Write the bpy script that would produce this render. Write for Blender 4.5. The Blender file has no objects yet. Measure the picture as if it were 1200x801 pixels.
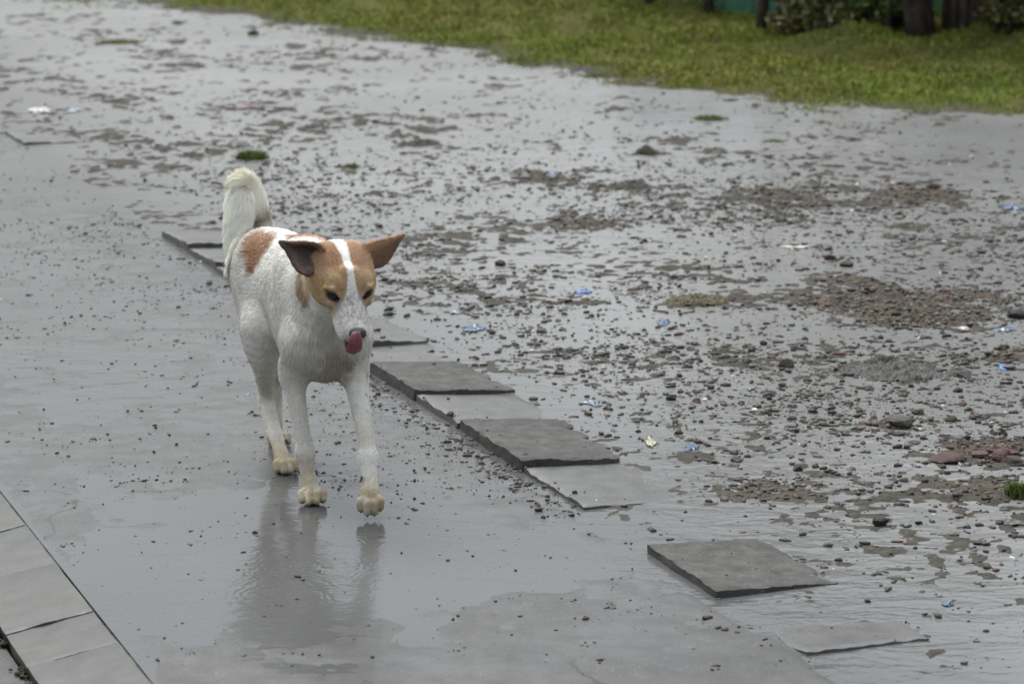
import bpy, bmesh, math, random
import numpy as np
from mathutils import Vector, Matrix
R = math.radians
random.seed(7)
rng = np.random.default_rng(7)
SC = bpy.context.scene
COL = SC.collection

# ------------------------------------------------------------------ camera, sky, sun, exposure
CAM_H, PITCH, FPX = 1.6, 12.0, 3300.0
cd = bpy.data.cameras.new("camera")
cd.sensor_fit = 'HORIZONTAL'
cd.sensor_width = 36.0
cd.lens = 36.0 * FPX / 1200.0
cd.clip_start = 0.1
cd.clip_end = 1500.0
cd.dof.use_dof = True
cd.dof.focus_distance = 6.0
cd.dof.aperture_fstop = 6.3
cam = bpy.data.objects.new("camera", cd)
COL.objects.link(cam)
cam.location = (0, 0, CAM_H)
cam.rotation_euler = (R(90 - PITCH), 0, 0)
SC.camera = cam

SUN_EL, SUN_AZ = 62.0, -25.0        # azimuth measured from +Y towards +X
w = bpy.data.worlds.new("World")
SC.world = w
w.use_nodes = True
wn, wl = w.node_tree.nodes, w.node_tree.links
sky = wn.new("ShaderNodeTexSky")
sky.sky_type = 'NISHITA'
sky.sun_disc = False
sky.sun_elevation = R(SUN_EL)
sky.sun_rotation = R(SUN_AZ)
sky.air_density = 1.6
sky.dust_density = 2.0
sky.ozone_density = 1.0
hs = wn.new("ShaderNodeHueSaturation")
hs.inputs['Saturation'].default_value = 0.32
bg = wn["Background"]
bg.inputs['Strength'].default_value = 0.12
wl.new(sky.outputs['Color'], hs.inputs['Color'])
# under cloud the sky is brightest overhead and about half as bright low down
tcw = wn.new("ShaderNodeTexCoord")
spw = wn.new("ShaderNodeSeparateXYZ")
mrw = wn.new("ShaderNodeMapRange")
for i_, v_ in ((1, 0.10), (2, 0.85), (3, 0.32), (4, 1.75)): mrw.inputs[i_].default_value = v_
vmw = wn.new("ShaderNodeVectorMath")
vmw.operation = 'SCALE'
wl.new(tcw.outputs['Generated'], spw.inputs[0])
wl.new(spw.outputs['Z'], mrw.inputs[0])
wl.new(hs.outputs['Color'], vmw.inputs[0])
wl.new(mrw.outputs[0], vmw.inputs['Scale'])
wl.new(vmw.outputs[0], bg.inputs['Color'])

sd = bpy.data.lights.new("sun", 'SUN')
sd.energy = 1.5
sd.angle = R(25)
sd.color = (1.0, 0.965, 0.91)
sun = bpy.data.objects.new("sun", sd)
COL.objects.link(sun)
sun.rotation_euler = (R(90 - SUN_EL), 0, R(180 - SUN_AZ))
sun.rotation_euler = Vector((-math.sin(R(SUN_AZ)) * math.cos(R(SUN_EL)), -math.cos(R(SUN_AZ)) * math.cos(R(SUN_EL)),
                             -math.sin(R(SUN_EL)))).to_track_quat('-Z', 'Y').to_euler()

SC.view_settings.view_transform = 'Standard'
SC.view_settings.look = 'None'
SC.view_settings.gamma = 1.0
SC.view_settings.use_curve_mapping = False
SC.view_settings.exposure = 0.90
SC.render.film_transparent = False
try:
    SC.cycles.max_bounces = 6
    SC.cycles.caustics_reflective = False
    SC.cycles.caustics_refractive = False
except Exception:
    pass


# ------------------------------------------------------------------ helpers
def at(px, py, z=0.0):
    """point of the plane at height z seen at photo pixel (px, py)"""
    a = R(PITCH) + math.atan((py - 400.5) / FPX)
    y = (CAM_H - z) / math.tan(a)
    zc = y * math.cos(R(PITCH)) + (CAM_H - z) * math.sin(R(PITCH))
    return ((px - 600.0) / FPX * zc, y)


PA = R(21.0)
PDIR = np.array([math.sin(PA), -math.cos(PA)])      # along the footpath, towards the camera
PLEFT = np.array([math.cos(PA), math.sin(PA)])
PG = np.array([-0.373, 7.158])


def uv2w(u, v):
    return PG[0] + u * PDIR[0] + v * PLEFT[0], PG[1] + u * PDIR[1] + v * PLEFT[1]


def w2uv(x, y):
    dx, dy = x - PG[0], y - PG[1]
    return dx * PDIR[0] + dy * PDIR[1], dx * PLEFT[0] + dy * PLEFT[1]


def hash2(ix, iy, seed):
    h = (ix.astype(np.int64) * 374761393 + iy.astype(np.int64) * 668265263 + seed * 1442695041) & 0x7fffffff
    h = ((h ^ (h >> 13)) * 1274126177) & 0x7fffffff
    h = (h ^ (h >> 16)) & 0xffff
    return h / 65535.0


def vnoise(x, y, seed=0):
    x = np.asarray(x, float); y = np.asarray(y, float)
    ix, iy = np.floor(x), np.floor(y)
    fx, fy = x - ix, y - iy
    fx = fx * fx * fx * (fx * (fx * 6 - 15) + 10)
    fy = fy * fy * fy * (fy * (fy * 6 - 15) + 10)
    a = hash2(ix, iy, seed); b = hash2(ix + 1, iy, seed)
    c = hash2(ix, iy + 1, seed); d = hash2(ix + 1, iy + 1, seed)
    return (a + (b - a) * fx) * (1 - fy) + (c + (d - c) * fx) * fy


def fbm(x, y, seed=0, oct=4):
    s, amp, tot = 0.0, 1.0, 0.0
    c, sn = math.cos(0.7), math.sin(0.7)
    for o in range(oct):
        s = s + amp * (vnoise(x, y, seed + o * 17) - 0.5)
        tot += amp
        amp *= 0.5
        x, y = (x * c - y * sn) * 2.03 + 11.3, (x * sn + y * c) * 2.03 - 4.7
    return s / tot * 2.0


def vnoise3(p, seed=0):
    z = p[:, 2]
    iz = np.floor(z)
    f = z - iz
    f = f * f * (3 - 2 * f)
    def layer(k):
        return vnoise(p[:, 0] + k * 37.17, p[:, 1] - k * 19.31, seed)
    return layer(iz) * (1 - f) + layer(iz + 1) * f


def sstep(a, b, x):
    t = np.clip((x - a) / (b - a), 0, 1)
    return t * t * (3 - 2 * t)


def tag(o, label=None, cat=None, group=None, kind=None):
    kind = kind or 'thing'
    if label: o['label'] = label
    if cat: o['category'] = cat
    if group: o['group'] = group
    if kind: o['kind'] = kind
    return o


def obj(name, verts, faces, mat=None, parent=None, smooth=True, colors=None, loc=None):
    me = bpy.data.meshes.new(name)
    if isinstance(verts, np.ndarray) and isinstance(faces, np.ndarray):
        n, k = faces.shape
        me.vertices.add(len(verts))
        me.vertices.foreach_set('co', np.ascontiguousarray(verts, np.float32).ravel())
        me.loops.add(n * k)
        me.loops.foreach_set('vertex_index', np.ascontiguousarray(faces, np.int32).ravel())
        me.polygons.add(n)
        me.polygons.foreach_set('loop_start', np.arange(0, n * k, k, dtype=np.int32))
        me.polygons.foreach_set('loop_total', np.full(n, k, np.int32))
        me.update(calc_edges=True)
        me.validate()
    else:
        me.from_pydata([tuple(v) for v in verts], [], [tuple(f) for f in faces])
        me.update()
    if smooth:
        me.polygons.foreach_set('use_smooth', np.ones(len(me.polygons), bool))
    if colors is not None:
        ca = me.color_attributes.new('col', 'FLOAT_COLOR', 'POINT')
        c4 = np.ones((len(me.vertices), 4), np.float32)
        c4[:, :3] = colors
        ca.data.foreach_set('color', c4.ravel())
    o = bpy.data.objects.new(name, me)
    if mat: me.materials.append(mat)
    COL.objects.link(o)
    if parent: o.parent = parent
    if loc is not None: o.location = loc
    return o


def empty(name, loc, rz=0.0):
    o = bpy.data.objects.new(name, None)
    o.empty_display_size = 0.1
    COL.objects.link(o)
    o.location = loc
    o.rotation_euler = (0, 0, rz)
    return o


def grid_faces(nr, nc, flip=False):
    i = np.arange((nr - 1) * nc).reshape(nr - 1, nc)[:, :-1].ravel()
    f = np.stack([i, i + 1, i + nc + 1, i + nc], 1)
    return f[:, ::-1].copy() if flip else f


# ------------------------------------------------------------------ materials
class MT:
    def __init__(s, name):
        s.m = bpy.data.materials.new(name)
        s.m.use_nodes = True
        s.n, s.l = s.m.node_tree.nodes, s.m.node_tree.links
        s.b = s.n['Principled BSDF']
        s.tc = s.n.new('ShaderNodeTexCoord')

    def noise(s, scale, detail=4, rough=0.55, vec=None, dist=0.0):
        t = s.n.new('ShaderNodeTexNoise')
        t.inputs['Scale'].default_value = scale
        t.inputs['Detail'].default_value = detail
        t.inputs['Roughness'].default_value = rough
        t.inputs['Distortion'].default_value = dist
        s.l.new(vec or s.tc.outputs['Object'], t.inputs['Vector'])
        return t.outputs['Fac']

    def ramp(s, fac, stops):
        r = s.n.new('ShaderNodeValToRGB')
        e = r.color_ramp.elements
        while len(e) < len(stops): e.new(0.5)
        for k, (p, c) in enumerate(stops):
            e[k].position = p
            if not hasattr(c, '__len__'): c = (c, c, c)
            e[k].color = (*c, 1)
        s.l.new(fac, r.inputs['Fac'])
        return r.outputs['Color']

    def mix(s, fac, a, b, mode='MIX'):
        x = s.n.new('ShaderNodeMix')
        x.data_type = 'RGBA'
        x.blend_type = mode
        for k, v in ((0, fac), (6, a), (7, b)):
            if hasattr(v, 'links'): s.l.new(v, x.inputs[k])
            elif k == 0: x.inputs[k].default_value = v
            else: x.inputs[k].default_value = (*v, 1)
        return x.outputs[2]

    def math(s, op, a, b=None):
        x = s.n.new('ShaderNodeMath')
        x.operation = op
        for k, v in ((0, a), (1, b)):
            if v is None: continue
            if hasattr(v, 'links'): s.l.new(v, x.inputs[k])
            else: x.inputs[k].default_value = v
        return x.outputs[0]

    def attr(s, name='col'):
        a = s.n.new('ShaderNodeAttribute')
        a.attribute_name = name
        return a

    def bump(s, h, strength=0.3, dist=0.01, normal=None):
        b = s.n.new('ShaderNodeBump')
        b.inputs['Strength'].default_value = strength
        b.inputs['Distance'].default_value = dist
        s.l.new(h, b.inputs['Height'])
        if normal: s.l.new(normal, b.inputs['Normal'])
        s.l.new(b.outputs['Normal'], s.b.inputs['Normal'])
        return b.outputs['Normal']

    def set(s, **k):
        for key, v in k.items():
            i = s.b.inputs[key.replace('_', ' ')]
            if hasattr(v, 'links'): s.l.new(v, i)
            elif hasattr(v, '__len__') and len(v) == 3: i.default_value = (*v, 1)
            else: i.default_value = v
        return s


def simple(name, c, rough=0.6, var=0.35, scale=30, bump=0.0, bscale=80, **k):
    m = MT(name)
    f = m.noise(scale, 4)
    m.set(Base_Color=m.ramp(f, [(0.3, tuple(x * (1 - var) for x in c)), (0.7, tuple(x * (1 + var) for x in c))]), Roughness=rough)
    if bump: m.bump(m.noise(bscale, 4), bump, 0.004)
    if k: m.set(**k)
    return m.m


def mat_mud():
    m = MT('wet_mud')
    a = m.attr('col')                         # R = soil/grass share, G = grit share
    sep = m.n.new('ShaderNodeSeparateColor')
    m.l.new(a.outputs['Color'], sep.inputs['Color'])
    big = m.noise(1.3, 5)
    fine = m.noise(38, 5, 0.6)
    speck = m.noise(190, 3, 0.7)
    c = m.ramp(big, [(0.32, (0.034, 0.032, 0.026)), (0.68, (0.058, 0.054, 0.045))])
    c = m.mix(m.ramp(fine, [(0.42, 0.0), (0.66, 0.7)]), c, (0.085, 0.080, 0.070))
    c = m.mix(m.ramp(speck, [(0.52, 0.0), (0.62, 0.75)]), c, (0.040, 0.037, 0.032))
    soil = m.ramp(m.noise(3.5, 6), [(0.3, (0.050, 0.056, 0.018)), (0.55, (0.070, 0.074, 0.022)), (0.75, (0.12, 0.088, 0.042))])
    c = m.mix(sep.outputs[0], c, soil)
    grit = m.ramp(m.noise(120, 2, 0.8), [(0.3, (0.04, 0.035, 0.028)), (0.5, (0.10, 0.08, 0.055)), (0.7, (0.17, 0.10, 0.07))])
    c = m.mix(sep.outputs[1], c, grit)
    rgh = m.ramp(m.noise(4.2, 5), [(0.35, 0.45), (0.65, 0.75)])
    rgh = m.mix(sep.outputs[0], rgh, (0.9, 0.9, 0.9))
    rgh = m.mix(sep.outputs[1], rgh, (0.6, 0.6, 0.6))
    m.set(Base_Color=c, Roughness=rgh, IOR=1.33)
    m.b.inputs['Specular IOR Level'].default_value = 0.05
    h = m.math('ADD', m.math('MULTIPLY', fine, 1.0), m.math('MULTIPLY', speck, 0.35))
    m.bump(h, 0.45, 0.006)
    return m.m


def mat_concrete(name, lo, hi, rough, bump=0.3, pits=0.5, scale=1.0, drywet=None, wetscale=2.5, dry=False):
    m = MT(name)
    big = m.noise(2.6 * scale, 6, 0.6)
    mid = m.noise(17 * scale, 5, 0.6)
    fine = m.noise(210 * scale, 3, 0.7)
    c = m.ramp(big, [(0.3, lo), (0.7, hi)])
    c = m.mix(m.ramp(mid, [(0.40, 0.0), (0.72, 0.55)]), c, tuple(x * 0.62 for x in lo))
    c = m.mix(m.ramp(fine, [(0.56, 0.0), (0.70, pits)]), c, tuple(x * 0.35 for x in lo))
    c = m.mix(m.ramp(m.noise(160 * scale, 2, 0.5), [(0.66, 0.0), (0.74, pits * 0.8)]), c, (0.34, 0.33, 0.30))
    if drywet:
        r = m.ramp(m.noise(wetscale, 5, 0.6), [(0.38, drywet[0]), (0.62, drywet[1])])
    else:
        r = m.ramp(mid, [(0.3, rough * 0.8), (0.7, min(1, rough * 1.2))])
    if dry:
        vo = m.n.new('ShaderNodeTexVoronoi')
        vo.feature = 'DISTANCE_TO_EDGE'
        vo.inputs['Scale'].default_value = 1.15
        wv = m.n.new('ShaderNodeVectorMath'); wv.operation = 'ADD'
        wn_ = m.n.new('ShaderNodeTexNoise'); wn_.inputs['Scale'].default_value = 5; wn_.inputs['Detail'].default_value = 6
        ws = m.n.new('ShaderNodeVectorMath'); ws.operation = 'SCALE'; ws.inputs['Scale'].default_value = 0.22
        m.l.new(m.tc.outputs['Object'], wn_.inputs['Vector']); m.l.new(wn_.outputs['Color'], ws.inputs[0])
        m.l.new(m.tc.outputs['Object'], wv.inputs[0]); m.l.new(ws.outputs[0], wv.inputs[1]); m.l.new(wv.outputs[0], vo.inputs['Vector'])
        crk = m.math('MULTIPLY', m.ramp(vo.outputs['Distance'], [(0.0, 1.0), (0.006, 0.0)]), m.ramp(m.noise(1.7, 2), [(0.50, 0.0), (0.56, 1.0)]))
        c = m.mix(crk, c, (0.022, 0.021, 0.018))
        mpp_ = m.n.new('ShaderNodeMapping'); mpp_.inputs['Rotation'].default_value = (0, 0, R(-21)); mpp_.inputs['Scale'].default_value = (9, 1.6, 1)
        m.l.new(m.tc.outputs['Object'], mpp_.inputs['Vector'])
        c = m.mix(m.ramp(m.noise(1.0, 6, 0.65, mpp_.outputs[0]), [(0.48, 0.0), (0.70, 0.5)]), c, (0.045, 0.044, 0.040))
    if dry:          # the share of ground that has drained, from the colour attribute
        sep = m.n.new('ShaderNodeSeparateColor')
        m.l.new(m.attr('col').outputs['Color'], sep.inputs['Color'])
        r = m.mix(sep.outputs[0], r, (0.7, 0.7, 0.7))
        m.l.new(m.math('SUBTRACT', 0.5, m.math('MULTIPLY', sep.outputs[0], 0.2)), m.b.inputs['Specular IOR Level'])
    m.set(Base_Color=c, Roughness=r, IOR=1.4)
    h = m.math('ADD', m.math('MULTIPLY', mid, 0.8), m.math('MULTIPLY', fine, 0.5))
    m.bump(h, bump, 0.004)
    return m.m


def mat_water():
    m = MT('muddy_water')
    c = m.ramp(m.noise(0.9, 4), [(0.3, (0.150, 0.152, 0.149)), (0.7, (0.185, 0.186, 0.182))])
    # clear film over the cement, silty water over the mud
    dt = m.n.new('ShaderNodeVectorMath')
    dt.operation = 'DOT_PRODUCT'
    m.l.new(m.tc.outputs['Object'], dt.inputs[0])
    dt.inputs[1].default_value = (PLEFT[0], PLEFT[1], 0)
    ms = m.n.new('ShaderNodeMapRange')
    v0_ = float(PG @ PLEFT)
    for k_, v_ in ((1, v0_ + 0.0), (2, v0_ + 0.9), (3, 0.46), (4, 1.0)): ms.inputs[k_].default_value = v_
    m.l.new(dt.outputs['Value'], ms.inputs[0])
    sc0 = m.n.new('ShaderNodeVectorMath')
    sc0.operation = 'SCALE'
    m.l.new(c, sc0.inputs[0])
    m.l.new(ms.outputs[0], sc0.inputs['Scale'])
    c = sc0.outputs[0]
    # wind ripples plus rings spreading from the paws
    mp = m.n.new('ShaderNodeMapping')
    mp.inputs['Scale'].default_value = (0.75, 1.35, 1.0)
    mp.inputs['Rotation'].default_value = (0, 0, R(-12))
    m.l.new(m.tc.outputs['Object'], mp.inputs['Vector'])
    n1 = m.noise(9, 3, 0.5, mp.outputs[0], 0.6)
    n2 = m.noise(34, 3, 0.55, mp.outputs[0], 0.4)
    n3 = m.noise(95, 2, 0.5, mp.outputs[0])
    amp = m.ramp(m.noise(0.55, 3), [(0.40, 0.25), (0.62, 1.0)])
    h = m.math('ADD', m.math('MULTIPLY', n1, 1.0), m.math('MULTIPLY', n2, 0.32))
    h = m.math('ADD', h, m.math('MULTIPLY', n3, 0.07))
    h = m.math('MULTIPLY', h, amp)
    for (px, py, wav, reach) in ((400, 662, 0.017, 0.22), (352, 690, 0.021, 0.20), (430, 632, 0.014, 0.12)):
        x, y = at(px, py)
        d = m.n.new('ShaderNodeVectorMath')
        d.operation = 'DISTANCE'
        nv = m.n.new('ShaderNodeVectorMath')
        nv.operation = 'ADD'
        sc = m.n.new('ShaderNodeVectorMath')
        sc.operation = 'SCALE'
        nt = m.n.new('ShaderNodeTexNoise')
        nt.inputs['Scale'].default_value = 16
        m.l.new(m.tc.outputs['Object'], nt.inputs['Vector'])
        m.l.new(nt.outputs['Color'], sc.inputs[0])
        sc.inputs['Scale'].default_value = 0.09
        m.l.new(m.tc.outputs['Object'], nv.inputs[0])
        m.l.new(sc.outputs[0], nv.inputs[1])
        m.l.new(nv.outputs[0], d.inputs[0])
        d.inputs[1].default_value = (x + 0.022, y + 0.022, 0.022)
        s = m.math('SINE', m.math('MULTIPLY', d.outputs['Value'], 6.283 / wav))
        f = m.math('MAXIMUM', m.math('SUBTRACT', 1.0, m.math('DIVIDE', d.outputs['Value'], reach)), 0.0)
        h = m.math('ADD', h, m.math('MULTIPLY', m.math('MULTIPLY', s, f), 0.035))
    sp = m.n.new('ShaderNodeSeparateXYZ')
    m.l.new(m.tc.outputs['Object'], sp.inputs[0])
    mr = m.n.new('ShaderNodeMapRange')
    for k_, v_ in ((1, 6.6), (2, 10.5), (3, 0.12), (4, 0.23)): mr.inputs[k_].default_value = v_
    m.l.new(sp.outputs['Y'], mr.inputs[0])
    m.set(Base_Color=c, Roughness=m.math('MULTIPLY', mr.outputs[0], m.ramp(m.noise(0.7, 4), [(0.40, 0.8), (0.60, 1.15)])), IOR=1.333)
    m.bump(h, 0.45, 0.012)
    return m.m


def mat_col(name, rough=0.6, var=0.3, scale=60, bump=0.0, bscale=150, **k):
    """base colour from the object's own colour attribute, broken up with noise"""
    m = MT(name)
    c = m.mix(1.0, m.attr('col').outputs['Color'], m.ramp(m.noise(scale, 4), [(0.25, 1 - var), (0.75, 1 + var * 0.5)]), 'MULTIPLY')
    m.set(Base_Color=c, Roughness=rough, **k)
    if bump: m.bump(m.noise(bscale, 3), bump, 0.003)
    return m.m


M = {}
M['mud'] = mat_mud()
M['water'] = mat_water()
M['path'] = mat_concrete('wet_screed', (0.060, 0.060, 0.058), (0.088, 0.088, 0.085), 0.3, 0.35, 0.45, 1.0, (0.14, 0.34), 2.2, True)
M['slab_rough'] = mat_concrete('pitted_concrete', (0.056, 0.055, 0.051), (0.086, 0.084, 0.079), 0.75, 0.75, 0.75, 1.3)
M['slab_rough'].node_tree.nodes['Principled BSDF'].inputs['Specular IOR Level'].default_value = 0.25
M['slab_wet'] = mat_concrete('wet_concrete', (0.070, 0.068, 0.064), (0.100, 0.098, 0.094), 0.3, 0.3, 0.4, 1.2, (0.14, 0.42), 4.0)
M['kerb'] = mat_concrete('kerb_concrete', (0.052, 0.054, 0.047), (0.076, 0.077, 0.069), 0.45, 0.35, 0.3, 1.0, (0.26, 0.5), 3.0)
M['asphalt'] = mat_concrete('wet_asphalt', (0.045, 0.045, 0.043), (0.07, 0.07, 0.067), 0.5, 0.8, 0.8, 1.4)
M['gravel'] = mat_col('gravel', 0.68, 0.35, 90, 0.3, 260, IOR=1.4)
M['stone'] = mat_col('stone', 0.75, 0.5, 45, 0.6, 140, IOR=1.4)
M['plastic'] = mat_col('plastic_scrap', 0.32, 0.2, 50)
M['leafmat'] = mat_col('leaf_litter', 0.6, 0.3, 60)
M['moss'] = simple('moss', (0.022, 0.028, 0.010), 0.9, 0.6, 120, 0.6, 300)
M['grass'] = mat_col('grass_blades', 0.55, 0.25, 3.0)
M['grass'].node_tree.nodes['Principled BSDF'].inputs['Specular IOR Level'].default_value = 0.15
M['bark'] = simple('bark', (0.045, 0.036, 0.028), 0.85, 0.6, 14, 0.9, 40)
M['leaf'] = mat_col('foliage', 0.5, 0.2, 6.0)
M['net'] = simple('green_netting', (0.05, 0.20, 0.16), 0.8, 0.45, 5, 0.2, 60)
_n, _l = M['net'].node_tree.nodes, M['net'].node_tree.links
_t = _n.new('ShaderNodeBsdfTransparent'); _mx = _n.new('ShaderNodeMixShader'); _mx.inputs[0].default_value = 0.42
_l.new(_n['Principled BSDF'].outputs[0], _mx.inputs[1]); _l.new(_t.outputs[0], _mx.inputs[2])
_l.new(_mx.outputs[0], _n['Material Output'].inputs['Surface'])
M['wood'] = simple('weathered_post', (0.05, 0.045, 0.036), 0.8, 0.5, 16, 0.5, 60)

# ------------------------------------------------------------------ ground, water, path
VB_X = np.array([-60., -20., -6., -2.56, -0.97, 0.17, 1.33, 2.22, 6., 20., 60.])
VB_Y = np.array([70., 34., 21.0, 17.75, 16.1, 14.05, 12.45, 12.2, 11.6, 10., 8.])


def verge_d(x, y):
    return (y - np.interp(x, VB_X, VB_Y)) * 0.75 + 0.34 * fbm(x * 1.4, y * 1.4, 91, 3) + 0.26 * fbm(x * 4.2, y * 4.2, 92, 4)


# heaps of grit and clods in the mud: px, py, radius m, height m, grit share
HEAPS = [(1065, 372, 0.22, 0.020, 1.0), (990, 352, 0.16, 0.012, 0.9), (1110, 350, 0.20, 0.014, 0.9), (1010, 330, 0.12, .010, .6),
         (815, 352, 0.09, 0.014, 0.8), (1040, 498, 0.10, 0.012, 0.7), (1045, 434, 0.12, 0.010, 0.5), (1150, 528, 0.16, 0.012, 0.6),
         (1150, 575, 0.12, 0.008, 0.6), (900, 225, 0.16, 0.012, 0.5), (1080, 230, 0.18, 0.012, 0.5), (640, 208, 0.12, .010, .4),
         (740, 220, 0.12, 0.012, 0.4), (490, 169, 0.12, 0.016, 0.1), (280, 126, 0.16, 0.012, 0.2), (755, 180, .1, .014, .1),
         (690, 262, 0.16, 0.008, 0.4), (940, 240, 0.10, 0.010, 0.4), (1180, 418, .12, .010, .5), (900, 575, .12, .006, .5)]


def mud_height(x, y):
    u, v = w2uv(x, y)
    d = verge_d(x, y)
    far = sstep(8.5, 12.0, y)
    h = (-0.0030 - 0.0034 * far) + (0.0050 + 0.005 * far) * fbm(x * 2.2, y * 2.2, 3, 4) + (0.0040 + 0.0085 * far) * fbm(x * 12, y * 12, 5, 4)
    h = h + (0.0088 + .006 * far) * fbm(x * 33, y * 33, 8, 3)
    flat = sstep(0.85, 0.25, v) * sstep(9.5, 8.0, y)
    h = h * (1 - 0.5 * flat) - 0.0006 * flat
    sh = sstep(11.0, 12.5, y) * sstep(-0.7, 0.4, x) * sstep(0.1, -0.5, d)
    h = h - 0.005 * sh
    grit = np.zeros_like(x)
    for (px, py, r, hh, g) in HEAPS:
        cx, cy = at(px, py)
        q = np.exp(-(((x - cx) / r) ** 2 + ((y - cy) / (r * 0.8)) ** 2) * (1 + 0.9 * fbm(x * 9, y * 9, 33, 4)) * 1.4)
        h = h + hh * q * (0.8 + 0.9 * fbm(x * 19, y * 19, 41, 4))
        grit = np.maximum(grit, g * q)
    bank = sstep(-0.1, 1.6, d)
    lump = fbm(x * 0.9, y * 1.5, 60, 4)
    h = h + 0.022 * sstep(-0.05, 0.35, d) + bank * (0.035 + 0.085 * lump + 0.11 * fbm(x * 2.3, y * 3.0, 61, 3)) + 0.05 * sstep(1.2, 3.2, d)
    soil = sstep(0.02, 0.35, d)
    # the strip carrying the footpath lies lower; the road beyond it lower still
    h = np.where(v < 0.02, -0.05, h)
    h = np.where(v < -1.2, -0.09, h)
    return h, soil, grit, d


def axis(segs):
    out = [segs[0][0]]
    for a, b, s0, s1 in segs:
        n = max(2, int(round((b - a) / (0.5 * (s0 + s1)))))
        t = np.linspace(0, 1, n + 1)
        if s0 != s1:
            k = s1 / s0
            t = (np.power(k, t) - 1) / (k - 1)
        out += list(a + (b - a) * t[1:])
    return np.array(out)


gx = axis([(-120, -6, 16, 0.15), (-6, -2.6, 0.12, 0.022), (-2.6, -1.0, .016, .010), (-1.0, 2.0, 0.0095, 0.0095), (2.0, 3.2, .012, .03), (3.2, 8, 0.03, 0.15), (8, 120, 0.2, 16)])
gy = axis([(-60, 3.5, 10, 0.1), (3.5, 4.6, 0.06, 0.012), (4.6, 8.0, 0.0095, 0.0095), (8.0, 13.0, 0.011, 0.02), (13, 20, 0.024, 0.06), (20, 400, 0.1, 40)])
X, Y = np.meshgrid(gx, gy)
H, SOIL, GRIT, VD = mud_height(X, Y)
cols = np.zeros((X.size, 3))
cols[:, 0] = SOIL.ravel()
cols[:, 1] = GRIT.ravel() * 0.5
o = obj('ground', np.stack([X.ravel(), Y.ravel(), H.ravel()], 1), grid_faces(len(gy), len(gx)), M['mud'], colors=cols)
tag(o, 'wet grey mud flat rising to a low grassy bank at the back', None, None, 'structure')


def ground_z(x, y):
    h, s, g, d = mud_height(np.atleast_1d(np.asarray(x, float)), np.atleast_1d(np.asarray(y, float)))
    return h


def path_h(u, v):
    x, y = uv2w(u, v)
    h = 0.0002 + 0.0040 * fbm(u * 1.6, v * 1.6, 201, 4) + 0.0034 * fbm(x * 12, y * 12, 205, 4)
    px, py = at(385, 660)
    h = h - 0.006 * np.exp(-(((x - px) / 0.30) ** 2 + ((y - py) / 0.45) ** 2) * 1.5)
    px, py = at(180, 660)
    h = h - 0.003 * np.exp(-(((x - px) / 0.30) ** 2 + ((y - py) / 0.3) ** 2) * 1.5)
    h = h + 0.0030 * sstep(1.6, 2.6, u) * sstep(-1.0, -0.4, v) + 0.0015 * sstep(2.0, 2.6, u)
    h = h - 0.0045 * sstep(-1.105, -1.13, v)
    h = h - 0.012 * sstep(-0.05, 0.0, v) * (0.5 + 0.5 * fbm(u * 5, v * 5, 207, 2))
    return h


pu = axis([(-60, -10, 2.0, .1), (-10, -3, .06, 0.03), (-3, 3.0, 0.011, 0.011), (3.0, 6, 0.03, .2), (6, 40, .3, 3)])
pv = np.linspace(-1.1335, -0.004, 105)
U, V = np.meshgrid(pu, pv)
Hp = path_h(U, V)
x, y = uv2w(U, V)
dryv = np.clip(sstep(1.9, 2.5, U + .5 * fbm(U * 3, V * 3, 220, 4)) * .5 + .25 * sstep(.15, .5, fbm(U * 2.1, V * 2.1, 221, 4)), 0, 1)
o = obj('path', np.stack([x.ravel(), y.ravel(), Hp.ravel()], 1), grid_faces(len(pv), len(pu)), M['path'], colors=np.repeat(dryv.reshape(-1, 1), 3, 1))
tag(o, 'wet cement footpath with a film of water, between two rows of slabs', None, None, 'structure')

c4 = [uv2w(-300, -1.126), uv2w(80, -1.126), uv2w(80, 120), uv2w(-300, 120)]
o = obj('water', [(a, b, 0.0) for a, b in c4], [(0, 1, 2, 3)], M['water'], smooth=False)
tag(o, 'thin sheet of muddy rain water standing on the ground', None, None, 'structure')

ru = axis([(-300, -3, 30, 0.05), (-3, 4, 0.02, 0.02), (4, 60, .05, 8)])
rv = -1.302 - axis([(0, 1.0, .02, .02), (1.0, 60, .05, 8)])
U, V = np.meshgrid(ru, rv)
x, y = uv2w(U, V)
o = obj('road', np.stack([x.ravel(), y.ravel(), (-0.045 + 0.004 * fbm(U * 7, V * 7, 77, 3)).ravel()], 1), grid_faces(len(rv), len(ru), True), M['asphalt'])
tag(o, 'dark wet asphalt at the mossy edge of the kerb', None, None, 'structure')


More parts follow.
